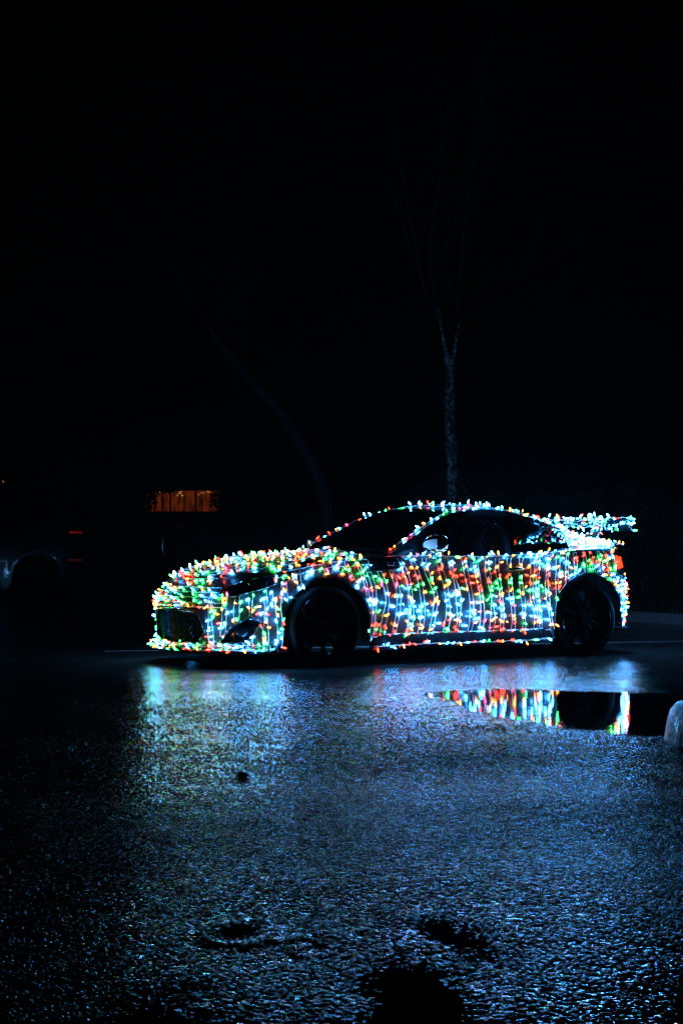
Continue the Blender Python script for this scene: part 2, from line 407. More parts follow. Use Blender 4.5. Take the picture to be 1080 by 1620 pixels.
# ------------------------------------------------------------------ car bodies
class Shape: pass
def gt_shape():
    S = Shape()
    S.outline = [(-.89,0),(-.875,.2),(-.82,.42),(-.69,.62),(-.50,.755),(-.25,.835),(0,.865),(.35,.865),(.8,.85),(1.4,.85),(2.0,.86),(2.35,.885),(2.57,.895),(2.82,.88),(2.99,.825),(3.12,.70),(3.20,.46),(3.235,.2),(3.24,0)]
    S.zc = f1([(-.89,.60),(-.7,.715),(-.5,.775),(-.2,.825),(.1,.86),(.5,.895),(.8,.90),(1.5,.885),(2.5,.93),(2.9,.955),(3.1,.965),(3.24,.955)])
    S.drop = f1([(-.84,.04),(-.5,.10),(0,.065),(.5,.06),(.9,.05),(1.6,.045),(2.4,.045),(2.9,.05),(3.36,.03)])
    S.bump = 0.03; S.flare = .028
    S.low = f1([(-.84,.125),(-.4,.13),(0,.15),(.5,.165),(2.1,.175),(2.6,.2),(3.36,.24)])
    S.tuck = f1([(-.84,.03),(-.4,.02),(.6,.05),(2,.05),(2.6,.03),(3.36,.09)])
    S.tumble = f1([(-.89,.14),(-.7,.12),(-.4,.06),(.0,.04),(.9,.06),(1.6,.07),(2.4,.05),(3.36,.05)])
    S.rad = 0.055; S.wheels = (0.0, 2.57); S.Ra = 0.365; S.zh = 0.315; S.track = 0.87; S.tw = 0.235; S.tr = 0.315; S.rr = 0.262
    S.rail = [(.66,.715,.865),(.95,.665,1.02),(1.25,.60,1.165),(1.42,.575,1.21),(1.65,.565,1.232),(1.9,.56,1.225),(2.2,.565,1.17),(2.5,.585,1.08),(2.78,.61,.985),(2.98,.63,.955)]
    S.crown = f1([(.66,.03),(1.3,.045),(1.7,.045),(2.2,.05),(2.98,.01)])
    S.bow = f1([(.66,.22),(1.0,.15),(1.35,.07),(1.8,0),(2.4,-.06),(2.98,-.16)])
    S.ws = 1.36; S.rw = (2.12, 2.80); S.belt = (.66, 2.98, .715); S.cuts = (-.40, .78, 2.0, 2.93)
    S.win = (.93, 1.80, 1.88, 2.50)
    S.head = [(.55,.56),(.66,.55),(.90,.61),(1.14,.70),(1.06,.725),(.84,.69),(.60,.615)]
    S.mouth = [(-.1,.185),(.34,.19),(.42,.28),(.34,.425),(-.1,.45)]
    S.fog = [(.54,.19),(.78,.20),(.88,.36),(.80,.40),(.66,.32)]
    S.tail_z = (.74, .84)
    return S
def hatch_shape():
    S = Shape()
    S.outline = [(-.86,0),(-.85,.25),(-.80,.5),(-.68,.70),(-.45,.82),(-.1,.865),(.4,.875),(1.2,.88),(2.0,.88),(2.6,.88),(3.0,.86),(3.25,.79),(3.38,.66),(3.43,.4),(3.45,0)]
    S.zc = f1([(-.86,.72),(-.7,.82),(-.3,.90),(.2,.96),(.7,1.0),(1.5,1.0),(2.6,1.03),(3.2,1.05),(3.45,1.04)])
    S.drop = f1([(-.86,.02),(0,.03),(1.5,.03),(3.45,.02)])
    S.bump = 0.0; S.flare = .004
    S.low = f1([(-.86,.22),(0,.22),(2.6,.24),(3.45,.30)])
    S.tuck = f1([(-.86,.05),(1,.05),(3.45,.06)]); S.tumble = f1([(-.86,.06),(1,.06),(3.45,.05)])
    S.rad = 0.06; S.wheels = (0.0, 2.66); S.Ra = 0.39; S.zh = 0.34; S.track = 0.86; S.tw = 0.22; S.tr = 0.34; S.rr = 0.22
    S.rail = [(.60,.72,.99),(.95,.67,1.17),(1.3,.62,1.33),(1.7,.60,1.42),(2.3,.60,1.44),(2.8,.60,1.40),(3.05,.62,1.30),(3.25,.66,1.12),(3.34,.68,1.03)]
    S.crown = f1([(.6,.03),(1.7,.05),(2.8,.04),(3.34,.01)])
    S.bow = f1([(.6,.22),(1.3,.10),(1.8,0),(2.9,-.03),(3.34,-.08)])
    S.ws = 1.35; S.rw = (2.95, 3.28); S.belt = (.60, 3.34, .74); S.cuts = (-.40, .80, 1.95, 3.02)
    S.win = (.95, 1.75, 1.85, 2.75)
    S.head = [(.72,.66),(.9,.64),(1.25,.74),(1.2,.82),(.95,.80)]
    S.mouth = [(-.1,.35),(.5,.35),(.55,.5),(-.1,.52)]
    S.fog = [(.7,.34),(.9,.36),(.86,.44),(.72,.44)]
    S.tail_z = (.82, 1.02)
    return S

def prep(S, step):
    pts, L = polyline([(x,y,0) for x,y in S.outline], step)
    S.pos = pts; S.L = L; S.n = len(pts); S.step = L/(S.n-1); S.nrm = []
    for i in range(S.n):
        d = pts[min(i+1,S.n-1)]-pts[max(i-1,0)]; S.nrm.append(Vector((d.y,-d.x,0)).normalized()*-1)
    S.nrm = [v if (v.y > 0 or (v.x*(p.x-1.2) > 0)) else -v for v, p in zip(S.nrm, pts)]
    S.nrm[0] = Vector((-1,0,0)); S.nrm[-1] = Vector((1,0,0))
def topz(S, x, y):
    y = abs(y); b = S.bump*math.exp(-((x-.02)/.34)**2-((y-.68)/.14)**2) + 0.6*S.bump*math.exp(-((x-2.6)/.4)**2-((y-.74)/.12)**2)
    return S.zc(x) - S.drop(x)*(y/.8)**2.5 + b
def station(S, s):
    t = min(max(s/S.step, 0), S.n-1.0001); i = int(t); f = t-i
    return S.pos[i].lerp(S.pos[i+1], f), S.nrm[i].lerp(S.nrm[i+1], f).normalized()
def s_of_x(S, x):
    for i in range(S.n):
        if S.pos[i].x >= x: return i*S.step
    return S.L
def inset(S, x, z, zt):
    q = 0.0; z0 = .42
    if z < z0: q += S.tuck(x)*((z0-z)/z0)**1.6
    z1 = .50*zt+.14
    if z > z1: q += S.tumble(x)*((z-z1)/max(zt-z1,.05))**2
    for xc in S.wheels:
        r = math.hypot(x-xc, z-S.zh)
        if z > S.zh-.16: q -= S.flare*math.exp(-((r-S.Ra-.015)/.055)**2)
    if -.2 < x-1.35 < .5 or True:
        q += .012*math.exp(-((z-.40)/.10)**2)*math.exp(-((x-1.3)/.5)**4)
    return q
def shoulder(S, s):
    p, nv = station(S, s)
    x = p.x; zt = topz(S, x, p.y)
    q = S.tumble(x)+S.rad*1.2
    e = p - nv*q
    if e.y < 0: e.y = 0
    return e, topz(S, e.x, e.y)
def wall(S, s, z=None, v=None, off=0.0):
    """point on the body side; v in 0..1 up the whole side incl. the rounded shoulder"""
    p, nv = station(S, s); e, zt = shoulder(S, s); lo = zlow(S, p.x); r = S.rad
    if v is None:
        if z <= zt-r: v = .8*(z-lo)/max(zt-r-lo, .01)
        else: v = .8+.2*math.asin(min(1,(z-(zt-r))/r))/(math.pi/2)
    zz = lo+(zt-r-lo)*min(v/.8, 1); q = inset(S, p.x, zz, zt-r)
    if v > .8:
        a = (v-.8)/.2*math.pi/2; zz = zt-r+r*math.sin(a); q = q+(1-math.cos(a))*r*1.2
    c = p - nv*(q-off); y = max(c.y, 0)
    return Vector((c.x, y, zz)), nv
def zlow(S, x):
    lo = S.low(x)
    for xc in S.wheels:
        if abs(x-xc) < S.Ra: lo = max(lo, S.zh+math.sqrt(S.Ra**2-(x-xc)**2))
    return lo
def mirror_y(v): return (v[0], -v[1], v[2])

def build_wheel(S, x, side, parent, detailed):
    yo = side*S.track; w = S.tw; g = -side
    hub = MB(); P = lambda a: [(r, yo+g*t) for r, t in a]
    n = 40 if detailed else 24
    hub.lathe(P([(0.001,.03),(.05,.03),(.055,.05),(.055,.12)]), n=16, center=(x,0,S.zh))
    for k in range(10):
        a = 2*math.pi*k/10+.2
        for da in (-.05, .05):
            c0 = Vector((math.cos(a), 0, math.sin(a)))*.04; c1 = Vector((math.cos(a+da), 0, math.sin(a+da)))*(S.rr-.005)
            hub.tube([(x+c0.x, yo+g*.05, S.zh+c0.z), (x+c1.x*.6, yo+g*.045, S.zh+c1.z*.6), (x+c1.x, yo+g*.03, S.zh+c1.z)], [.016,.012,.011], 5)
    hub.lathe(P([(.02,.15),(.155,.15),(.155,.17),(.02,.17)]), n=24, center=(x,0,S.zh))
    wh = hub.build('wheel', M['spoke'], parent, angle=40)
    t = MB(); rr, tr = S.rr, S.tr
    t.lathe(P([(rr-.005,.012),(rr+.01,.004),(tr-.03,0.0),(tr-.008,.012),(tr,.03),(tr,.055),(tr-.008,.057),(tr-.008,.063),(tr,.065),(tr,w/2-.004),(tr-.008,w/2-.002),(tr-.008,w/2+.004),(tr,w/2+.006),(tr,w-.065),(tr-.008,w-.063),(tr-.008,w-.057),(tr,w-.055),(tr,w-.03),(tr-.008,w-.012),(tr-.03,w),(rr,w-.01)]), n=56 if detailed else 32, center=(x,0,S.zh))
    t.build('tyre', M['rubber'], wh, angle=50)
    r = MB()
    r.lathe(P([(rr+.008,.002),(rr+.004,-.004),(rr-.006,-.003),(rr-.012,.006),(rr-.018,.03),(rr-.02,w-.03),(rr+.006,w-.02),(rr+.006,w-.005)]), n=56 if detailed else 32, center=(x,0,S.zh))
    r.build('rim', M['rim'] if detailed else M['spoke'], wh, angle=50)
    return wh

def build_car(S, root, paint, detailed=True, lit=None, step=0.013):
    prep(S, step)
    NV = 44 if detailed else 24; n = S.n
    W = [[None]*(NV+1) for _ in range(n)]; T = []
    NT = 22 if detailed else 14
    for i in range(n):
        s = i*S.step
        for j in range(NV+1): W[i][j] = tuple(wall(S, s, v=j/NV)[0])
        e, zt = shoulder(S, s)
        row = []
        for k in range(NT+1):
            w = 1-k/NT; y = e.y*w; row.append((e.x, y, topz(S, e.x, y)))
        W[i][NV] = row[0]; T.append(row)
    c0, c1, c2, c3 = S.cuts
    parts = {}
    def put(name, side, quad):
        b = parts.setdefault((name, side), (MB(), {}))
        idx = []
        for key, p in quad:
            if key not in b[1]:
                b[1][key] = len(b[0].v); b[0].v.append(p if side > 0 else mirror_y(p))
            idx.append(b[1][key])
        b[0].f.append(tuple(idx) if side > 0 else tuple(idx[::-1])); b[0].mi.append(0)
    zs0, zs1 = S.tail_z
    sT = s_of_x(S, S.outline[-1][0]-.34)
    for i in range(n-1):
        s = (i+.5)*S.step
        for j in range(NV):
            q = [((i,j),W[i][j]),((i,j+1),W[i][j+1]),((i+1,j+1),W[i+1][j+1]),((i+1,j),W[i+1][j])]
            cx = sum(p[1][0] for p in q)/4; cz = sum(p[1][2] for p in q)/4; cy = sum(p[1][1] for p in q)/4
            if in_poly(s, cz, S.mouth): continue
            if in_poly(s, cz, S.fog): continue
            if in_poly(s, cz, S.head): nm = 'headlight'
            elif cx > 2.9 and sT < s < S.L-.25 and zs0 < cz < zs1: nm = 'tail_light'
            elif cx < c0 and (cz < .56 or cx < -.62): nm = 'front_bumper'
            elif cx < c1: nm = 'fender'
            elif cx < c2 and cz > .2: nm = 'door'
            elif cx < c2: nm = 'sill'
            elif cx > c3 and cz < zs0-.04: nm = 'rear_bumper'
            else: nm = 'rear_quarter'
            gap = .004 if detailed else .008
            if nm in ('door','fender','rear_quarter') and min(abs(cx-c1), abs(cx-c2)) < S.step*.55: nm = 'seam'
            for sd in (1,-1): put(nm if nm != 'seam' else ('seam_a' if cx < (c1+c2)/2 else 'seam_b'), sd if nm not in ('front_bumper','rear_bumper') else sd*2, q)
    hw = lambda x: .60+.06*max(0,min(1,(x+.5)/.9))
    for i in range(n-1):
        for k in range(NT):
            q = [((i,k),T[i][k]),((i,k+1),T[i][k+1]),((i+1,k+1),T[i+1][k+1]),((i+1,k),T[i+1][k])]
            cx = sum(p[1][0] for p in q)/4; cy = sum(p[1][1] for p in q)/4
            if S.rail[0][0]+.14 < cx < S.rail[-1][0]-.12 and cy < .67: continue
            if cx < S.rail[0][0]-.02: nm = 'hood' if (cy < hw(cx) and cx > -.70) else ('fender_top' if cx > -.62 else 'nose_panel')
            elif cx > S.rail[-1][0]-.10: nm = 'trunk_lid'
            else: nm = 'belt_panel'
            for sd in (1,-1): put(nm, sd*(2 if nm in ('hood','trunk_lid','nose_panel') else 1), q)
    merged = {}
    for (nm, sd), (mb, _) in parts.items():
        if abs(sd) == 2:
            g = merged.setdefault(nm, MB()); g.add(mb.v, mb.f)
    for nm, g in merged.items():
        g.build(nm, paint, root)
    doors = {}
    for (nm, sd), (mb, _) in parts.items():
        if abs(sd) == 2: continue
        m = {'headlight': M['lens'], 'tail_light': lit or M['tail_off']}.get(nm, paint)
        if nm.startswith('seam'): mb.build('panel_gap', M['plastic'], root); continue
        o = mb.build(nm, m, root); doors[(nm, sd)] = o
    # linings behind openings: grille mouth, fog recesses, lamp bowls
    def recess(name, poly, depth, m, both=True, pad=.02):
        b = MB(); ss = [p[0] for p in poly]; zz = [p[1] for p in poly]
        a0, a1 = max(min(ss)-pad, 0), max(ss)+pad; z0, z1 = min(zz)-pad, max(zz)+pad
        G = []
        for i in range(17):
            s = a0+(a1-a0)*i/16; G.append([tuple(wall(S, s, z=z0+(z1-z0)*j/8, off=-depth*(0.05+.95*min(1,6*min(j/8,1-j/8)) if not (a0==0 and i==0) else 1))[0]) for j in range(9)])
        b.grid(G)
        if both: b.grid([[mirror_y(p) for p in r] for r in G])
        return b.build(name, m, root)
    recess('grille_backing', S.mouth, .09, M['plastic'])
    for sd in (1,-1):
        for nm, poly, d in (('fog_recess', S.fog, .07), ('lamp_bowl', S.head, .05)):
            o = recess(nm, poly, d, M['gloss_black'], both=False)
            if sd < 0:
                for v in o.data.vertices: v.co.y = -v.co.y
    for sd in (1,-1):
        o = recess('lamp_housing', [(sT, zs0), (S.L-.25, zs1)], .03, M['plastic'], both=False, pad=.012)
        if sd < 0:
            for v in o.data.vertices: v.co.y = -v.co.y
    b = MB(); xr = S.rail[-1][0]-.62; zb_ = topz(S, xr, 0)
    b.box((xr, -.70, .25), (xr+.02, .70, zb_-.03)); b.box((xr, -.70, zb_-.03), (S.rail[-1][0]-.06, .70, zb_-.015)); b.build('rear_shelf', M['seat'], root, smooth=False)
    # mesh of the grille: crossing diagonal bars just inside the mouth
    b = MB(); sp = .05 if detailed else .08
    for k in range(-30, 30):
        for dirn in (1,-1):
            run = []
            for m_ in range(60):
                z = .19+.26*m_/59 if detailed else .34+.2*m_/59; s = k*sp+dirn*(z-.32)*1.1
                if in_poly(abs(s), z, S.mouth):
                    p = wall(S, abs(s), z=z, off=-.025-.004*dirn)[0]; run.append(p if s >= 0 else Vector(mirror_y(p)))
                elif len(run) > 1: b.tube(run[::3]+[run[-1]], .005, 4); run = []
                else: run = []
            if len(run) > 1: b.tube(run[::3]+[run[-1]], .005, 4)
    if b.v: b.build('grille', M['rim'] if detailed else M['plastic'], root)
    # trim ring round the mouth and fog recesses
    def ring(name, poly, m, rad, sides):
        for sd in sides:
            P = []
            pts = poly if name != 'grille_surround' else [(abs(a), z) for a, z in poly[1:-1]]
            pl = pts+[pts[0]] if name != 'grille_surround' else [(0, poly[-1][1])]+pts[::-1]+[(0, poly[0][1])]
            for a, c in zip(pl[:-1], pl[1:]):
                for k in range(8):
                    t = k/8; p = wall(S, max(0, a[0]+(c[0]-a[0])*t), z=a[1]+(c[1]-a[1])*t, off=.004)[0]; P.append(p if sd > 0 else Vector(mirror_y(p)))
            p = wall(S, max(0,pl[-1][0]), z=pl[-1][1], off=.004)[0]; P.append(p if sd > 0 else Vector(mirror_y(p)))
            bb = MB(); bb.tube(P, rad, 6); bb.build(name, m, root)
    ring('grille_surround', S.mouth, M['gloss_black'], .010, (1,-1))
    ring('fog_surround', S.fog, M['gloss_black'], .009, (1,-1))
    ring('headlight_trim', S.head, M['gloss_black'], .010, (1,-1))
    for sd in (1,-1):
        cs = sum(p[0] for p in S.fog)/len(S.fog); cz = sum(p[1] for p in S.fog)/len(S.fog)
        p, nv = wall(S, cs, z=cz, off=-.05); b = MB()
        b.lathe([(.05,.0),(.05,.03),(.042,.034),(.001,.038)], n=20, axis='y')
        o = b.build('fog_lamp', M['gloss_black'], root); o.location = p if sd > 0 else mirror_y(p); o.rotation_euler = (0,0,math.atan2(-nv.x, nv.y)) if sd > 0 else (0,0,math.pi-math.atan2(-nv.x, nv.y))
        cs = S.head[0][0]*.5+S.head[3][0]*.5-.1; cz = (S.head[0][1]+S.head[3][1])/2+.0
        p, nv = wall(S, cs, z=cz, off=-.035); b = MB()
        b.lathe([(.04,.0),(.04,.025),(.03,.034),(.001,.04)], n=20, axis='y')
        o = b.build('projector_lamp', M['chrome'], doors.get(('headlight', sd), root)); o.location = p if sd > 0 else mirror_y(p); o.rotation_euler = (0,0,math.atan2(-nv.x, nv.y)) if sd > 0 else (0,0,math.pi-math.atan2(-nv.x, nv.y))
    # lip, skirts, arch liners, floor
    def strip(name, sa, sb, prof, m, sides=(1,-1), joined=False):
        mb = MB()
        for sd in sides:
            k = max(4, int((sb-sa)/.04)); G = []
            for i in range(k+1):
                s = sa+(sb-sa)*i/k; p, nv = station(S, s); ed = min(1, 8*min(1.0*i/k+.02 if not joined else 1, 1-i/k+.02))
                lo = S.low(p.x); G.append([])
                for o, dz in prof:
                    c = p + nv*(o*ed if o > 0 else o); y = max(c.y, 0); G[-1].append((c.x, y*sd, lo+dz))
            mb.grid(G)
            if not joined: mb.build(name, m, root, angle=40); mb = MB()
        if joined: mb.build(name, m, root, angle=40)
    lip = [(-.06,.06),(.012,.035),(.05,.012),(.055,.0),(.05,-.012),(-.10,-.014)]
    skirt = [(-.03,.09),(.002,.07),(.018,.03),(.03,.01),(.03,-.03),(.015,-.045),(-.10,-.045)]
    if detailed:
        strip('front_lip', 0, s_of_x(S, -.40), lip, M['gloss_black'], joined=True)
        strip('side_skirt', s_of_x(S, S.wheels[0]+S.Ra+.01), s_of_x(S, S.wheels[1]-S.Ra-.01), skirt, M['gloss_black'])
        strip('rear_lip', s_of_x(S, S.wheels[1]+S.Ra+.02), S.L, lip, M['gloss_black'], joined=True)
    for xc in S.wheels:
        for sd in (1,-1):
            b = MB(); G = []
            for k in range(25):
                a = math.pi*k/24*1.12-.19; rr = S.Ra+.004; G.append([(xc+rr*math.cos(a), sd*y, S.zh+rr*math.sin(a)) for y in (.50,.65,.80,.835)])
            b.grid(G); b.add([(g[0]) for g in G], [tuple(range(25))]); b.build('arch_liner', M['plastic'], root)
            build_wheel(S, xc, sd, root, detailed)
    b = MB(); G = []
    for i in range(0, n, 8):
        p, nv = station(S, i*S.step); c = p-nv*.11; y = max(c.y, 0)
        if any(abs(c.x-xc) < S.Ra+.02 for xc in S.wheels): y = min(y, .50)
        G.append([(c.x, -y, S.low(c.x)+.03), (c.x, 0, S.low(c.x)+.02), (c.x, y, S.low(c.x)+.03)])
    b.grid(G); b.build('underbody', M['plastic'], root)
    # cabin
    RL, _ = polyline(S.rail, .022 if detailed else .05); nt = len(RL); NW = 28 if detailed else 16
    S.RL = RL
    def gtop(i, w):
        r = RL[i]; return (r.x-S.bow(r.x)*(1-w*w), r.y*w, r.z+S.crown(r.x)*(1-w*w))
    S.gtop = gtop
    cab = {}
    def putc(name, quad):
        b = cab.setdefault(name, (MB(), {})); idx = []
        for key, p in quad:
            if key not in b[1]: b[1][key] = len(b[0].v); b[0].v.append(p)
            idx.append(b[1][key])
        b[0].f.append(tuple(idx)); b[0].mi.append(0)
    for i in range(nt-1):
        for j in range(NW):
            w0, w1 = -1+2*j/NW, -1+2*(j+1)/NW; wc = abs(w0+w1)/2; x = RL[i].x
            q = [((i,j),gtop(i,w0)),((i+1,j),gtop(i+1,w0)),((i+1,j+1),gtop(i+1,w1)),((i,j+1),gtop(i,w1))]
            if x < S.ws: nm = 'windshield' if wc < .93 else 'front_pillar'+'-+'[w0+w1 > 0]
            elif S.rw[0] < x < S.rw[1]: nm = 'rear_window' if wc < .84 else 'rear_pillar'+'-+'[w0+w1 > 0]
            else: nm = 'roof'
            putc(nm, q)
    NS_ = 14; x0, x1, yb = S.belt
    def gside(i, u):
        r = RL[i]; f = (r.x-RL[0].x)/(RL[-1].x-RL[0].x); bx = x0+(x1-x0)*f
        zb = topz(S, bx, yb)-.012; k = math.sin(min(1,max(0,f))*math.pi)
        bw = yb+.015*k
        return (r.x*u+bx*(1-u), r.y*u+bw*(1-u)+.022*k*4*u*(1-u), r.z*u+zb*(1-u))
    S.gside = gside
    a, bq, c, d = S.win
    for i in range(nt-1):
        for j in range(NS_):
            q0 = [gside(i,j/NS_), gside(i+1,j/NS_), gside(i+1,(j+1)/NS_), gside(i,(j+1)/NS_)]
            x = sum(p[0] for p in q0)/4; u = (j+.5)/NS_; z = sum(p[2] for p in q0)/4
            top = .88
            if a < x < bq and .05 < u < top: nm = 'door_window'
            elif c < x < d and .08 < u < top: nm = 'quarter_window'
            else: nm = 'frame' if x < 2.52 else 'pillar'
            for sd in (1,-1):
                qq = [((i+1000*sd,j+5000),q0[0]),((i+1+1000*sd,j+5000),q0[1]),((i+1+1000*sd,j+5001),q0[2]),((i+1000*sd,j+5001),q0[3])]
                qq = [(k_, (p[0], p[1]*sd, p[2])) for k_, p in qq]
                putc(nm+('+' if sd > 0 else '-'), qq)
    GM = {'windshield': M['glass'] if detailed else M['dark_glass'], 'rear_window': M['dark_glass'], 'roof': paint, 'pillar': paint, 'front_pillar': paint, 'rear_pillar': paint, 'door_window': M['glass'] if detailed else M['dark_glass'], 'quarter_window': M['dark_glass'], 'frame': M['gloss_black']}
    NMS = {'frame': 'window_frame', 'pillar': 'quarter_panel_top'}
    for nm, (mb, _) in cab.items():
        k = nm.rstrip('+-'); mb.build(NMS.get(k, k), GM[k], root)
    # cabin inside: seats, dash, wheel
    for sd in (1,-1):
        b = MB(); y = .36*sd
        def pad(pts, w, t):
            G = []
            for (px, pz, wd, th) in pts:
                ringp = []
                for k in range(12):
                    an = 2*math.pi*k/12; cx, cy = math.cos(an), math.sin(an)
                    ex = math.copysign(abs(cx)**.6, cx)*wd; ey = math.copysign(abs(cy)**.6, cy)*th
                    ringp.append((px+ey, y+ex, pz))
                G.append(ringp+[ringp[0]])
            b.grid(G)
        o = S.zc(1.5)-.885; sx = 1.55
        pad([(sx,.40+o,.20,.05),(sx+.03,.55+o,.24,.07),(sx+.10,.75+o,.23,.07),(sx+.15,.90+o,.19,.06),(sx+.17,.95+o,.12,.05),(sx+.19,.98+o,.11,.05),(sx+.21,1.08+o,.12,.055),(sx+.22,1.13+o,.07,.03)], 0, 0)
        b.box((sx-.45, y-.23, .26+o), (sx+.05, y+.23, .42+o))
        b.build('seat', M['seat'], root)
    b = MB(); o = S.zc(.8)
    G = []
    for k in range(13):
        y = -.66+1.32*k/12; G.append([(.58+.06*abs(y), y, o-.06), (.80, y, o+.015), (.98, y, o-.01), (1.05, y, o-.10), (1.03, y, o-.35)])
    b.grid(G); b.build('dashboard', M['seat'], root)
    b = MB(); pts = []
    for k in range(25):
        an = 2*math.pi*k/24; pts.append((1.13+.05*math.sin(an), -.36+.17*math.cos(an), o-.06+.16*math.sin(an)))
    b.tube(pts, .014, 6); b.tube([(1.13,-.53,o-.06),(1.11,-.36,o-.06),(1.13,-.19,o-.06)], .015, 5); b.tube([(1.11,-.36,o-.06),(1.0,-.36,o-.10)], .03, 6)
    b.build('steering_wheel', M['seat'], root)
    return doors

# ---- the decorated coupe
CAR_YAW, CAR_LOC = R(32.0), (-0.563, 13.78, 0.0)
coupe = empty('sports_coupe', CAR_LOC, CAR_YAW)
tag(coupe, 'dark low sports coupe with rear wing, wrapped all over in glowing coloured lights', 'car')
G86 = gt_shape(); doors = build_car(G86, coupe, M['paint'], True, M['tail_lit'])
for sd in (1,-1):
    d = doors[('door', sd)]
    p0 = wall(G86, s_of_x(G86, 1.74), z=.70, off=.002)[0]
    b = MB(); P = []
    for k in range(9):
        t = k/8; q = wall(G86, s_of_x(G86, 1.72+.20*t), z=.735+.008*math.sin(t*math.pi), off=.006+.028*math.sin(t*math.pi))[0]; P.append(q if sd > 0 else Vector(mirror_y(q)))
    b.tube(P, [.008,.012,.014,.014,.014,.014,.014,.012,.008], 8); b.build('handle', M['gloss_black'], d)
    # mirror: swept housing, pale cap panel, glass, stalk
    b = MB(); G = []
    mc = Vector((.98, .90, .945))
    for i in range(13):
        u = -1+2*i/12; ring_ = []
        hh = .075*(1-abs(u)**3*.75); dd = .07*(1-abs(u)**2.5*.8)
        for k in range(16):
            an = 2*math.pi*k/16; ca, sa = math.cos(an), math.sin(an)
            xx = -dd*max(ca,0)**.8 if ca > 0 else .045*min(1,abs(ca)*2.5)*(1-abs(u)**6*.6)
            ring_.append((mc.x+xx+.02*u*0, (mc.y+.14*u)*sd, mc.z+hh*math.copysign(abs(sa)**.8, sa)+.012*u))
        G.append(ring_+[ring_[0]])
    b.grid(G); b.add([g for g in G[0][:-1]], [tuple(range(16))]); b.add([g for g in G[-1][:-1]], [tuple(range(16))[::-1]])
    mo = b.build('side_mirror', M['gloss_black'], coupe)
    b = MB(); G = []
    for i in range(9):
        u = -.82+1.5*i/8; hi = .045*(1-.85*max(0,(-u+.1))/.95) if True else 0
        G.append([(mc.x-.07*(1-abs(u)**2.5*.8)*max(math.cos(an),0)**.8-.004, (mc.y+.14*u)*sd, mc.z+.004+.075*(1-abs(u)**3*.75)*math.copysign(abs(math.sin(an))**.8, math.sin(an))+.012*u) for an in [(-.55+.95*k/6)*(.25+.75*(i/8)) for k in range(7)]])
    b.grid(G); b.build('mirror_cap', M['mirror_cap'], mo)
    b = MB(); b.tube([(.98,.76*sd,.885),(.98,.80*sd,.90),(.98,.84*sd,.915)], [.03,.024,.022], 8); b.build('mirror_stalk', M['gloss_black'], mo)
    # dark fender garnish with a small badge behind the hood corner
    b = MB(); G = []
    for i in range(13):
        x = .40+.34*i/12; s = s_of_x(G86, x); zt = shoulder(G86, s)[1]
        G.append([tuple(wall(G86, s, v=v, off=.004)[0]) for v in (.74,.78,.82,.86,.90,.94)])
    if sd < 0: G = [[mirror_y(p) for p in r] for r in G]
    b.grid(G); ga = b.build('fender_garnish', M['gloss_black'], coupe)
    b = MB(); pq, nv = wall(G86, s_of_x(G86, .60), v=.79, off=.007)
    for dx, rr_ in ((-.022,.013),(.0,.013),(.024,.011)):
        pts = []
        for k in range(13):
            an = 2*math.pi*k/12; q = wall(G86, s_of_x(G86, .60)+dx+rr_*.8*math.cos(an), z=pq.z+rr_*math.sin(an), off=.008)[0]; pts.append(q if sd > 0 else Vector(mirror_y(q)))
        b.tube(pts, .003, 4)
    b.build('badge', M['chrome'], ga)
# rear wing on two stands
def foil(y0, y1, x, z, chord, thick, pitch):
    b = MB(); G = []
    for k in range(13):
        y = y0+(y1-y0)*k/12; r = []
        for m_ in range(14):
            a = 2*math.pi*m_/14; cx = .5*chord*math.cos(a); cz = thick*math.sin(a)*(0.6+.4*math.cos(a+math.pi))
            r.append((x+cx, y, z+cz-pitch*cx-.0*abs(y)))
        G.append(r+[r[0]])
    b.grid(G); b.add(G[0][:-1], [tuple(range(14))]); b.add(G[-1][:-1], [tuple(range(14))[::-1]]); return b
WX, WZ = 3.09, 1.13
wing = foil(-.66, .66, WX, WZ, .21, .015, -.12).build('rear_wing', M['gloss_black'], coupe)
for sd in (1,-1):
    b = MB(); t = .006
    prof = [(WX-.15, WZ-.07),(WX+.13, WZ-.07),(WX+.17, WZ+.02),(WX+.16, WZ+.06),(WX-.10, WZ+.02),(WX-.16, WZ-.02)]
    A = [(x, sd*.665-t, z) for x, z in prof]; B = [(x, sd*.665+t, z) for x, z in prof]
    b.add(A+B, [tuple(range(6)), tuple(range(11,5,-1))]+[(i,(i+1)%6,6+(i+1)%6,6+i) for i in range(6)]); b.build('end_plate', M['gloss_black'], wing, smooth=False)
    b = MB(); prof = [(WX-.22, .95),(WX-.04, .95),(WX+.05, WZ-.01),(WX-.06, WZ-.015)]
    A = [(x, sd*.42-t, z) for x, z in prof]; B = [(x, sd*.42+t, z) for x, z in prof]
    b.add(A+B, [(0,1,2,3),(7,6,5,4)]+[(i,(i+1)%4,4+(i+1)%4,4+i) for i in range(4)]); b.build('wing_stand', M['gloss_black'], wing, smooth=False)
b = MB(); b.tube([(2.02,0,1.255),(2.06,0,1.285),(2.17,0,1.385)], [.008,.004,.0018], 6); b.build('antenna', M['rim'], coupe)
b = MB(); b.tube([(.46,-.30,.905),(.52,-.05,.925),(.54,.2,.925)], .007, 5); b.tube([(.5,.1,.905),(.545,.35,.92),(.60,.55,.90)], .007, 5); b.build('wiper', M['plastic'], coupe)

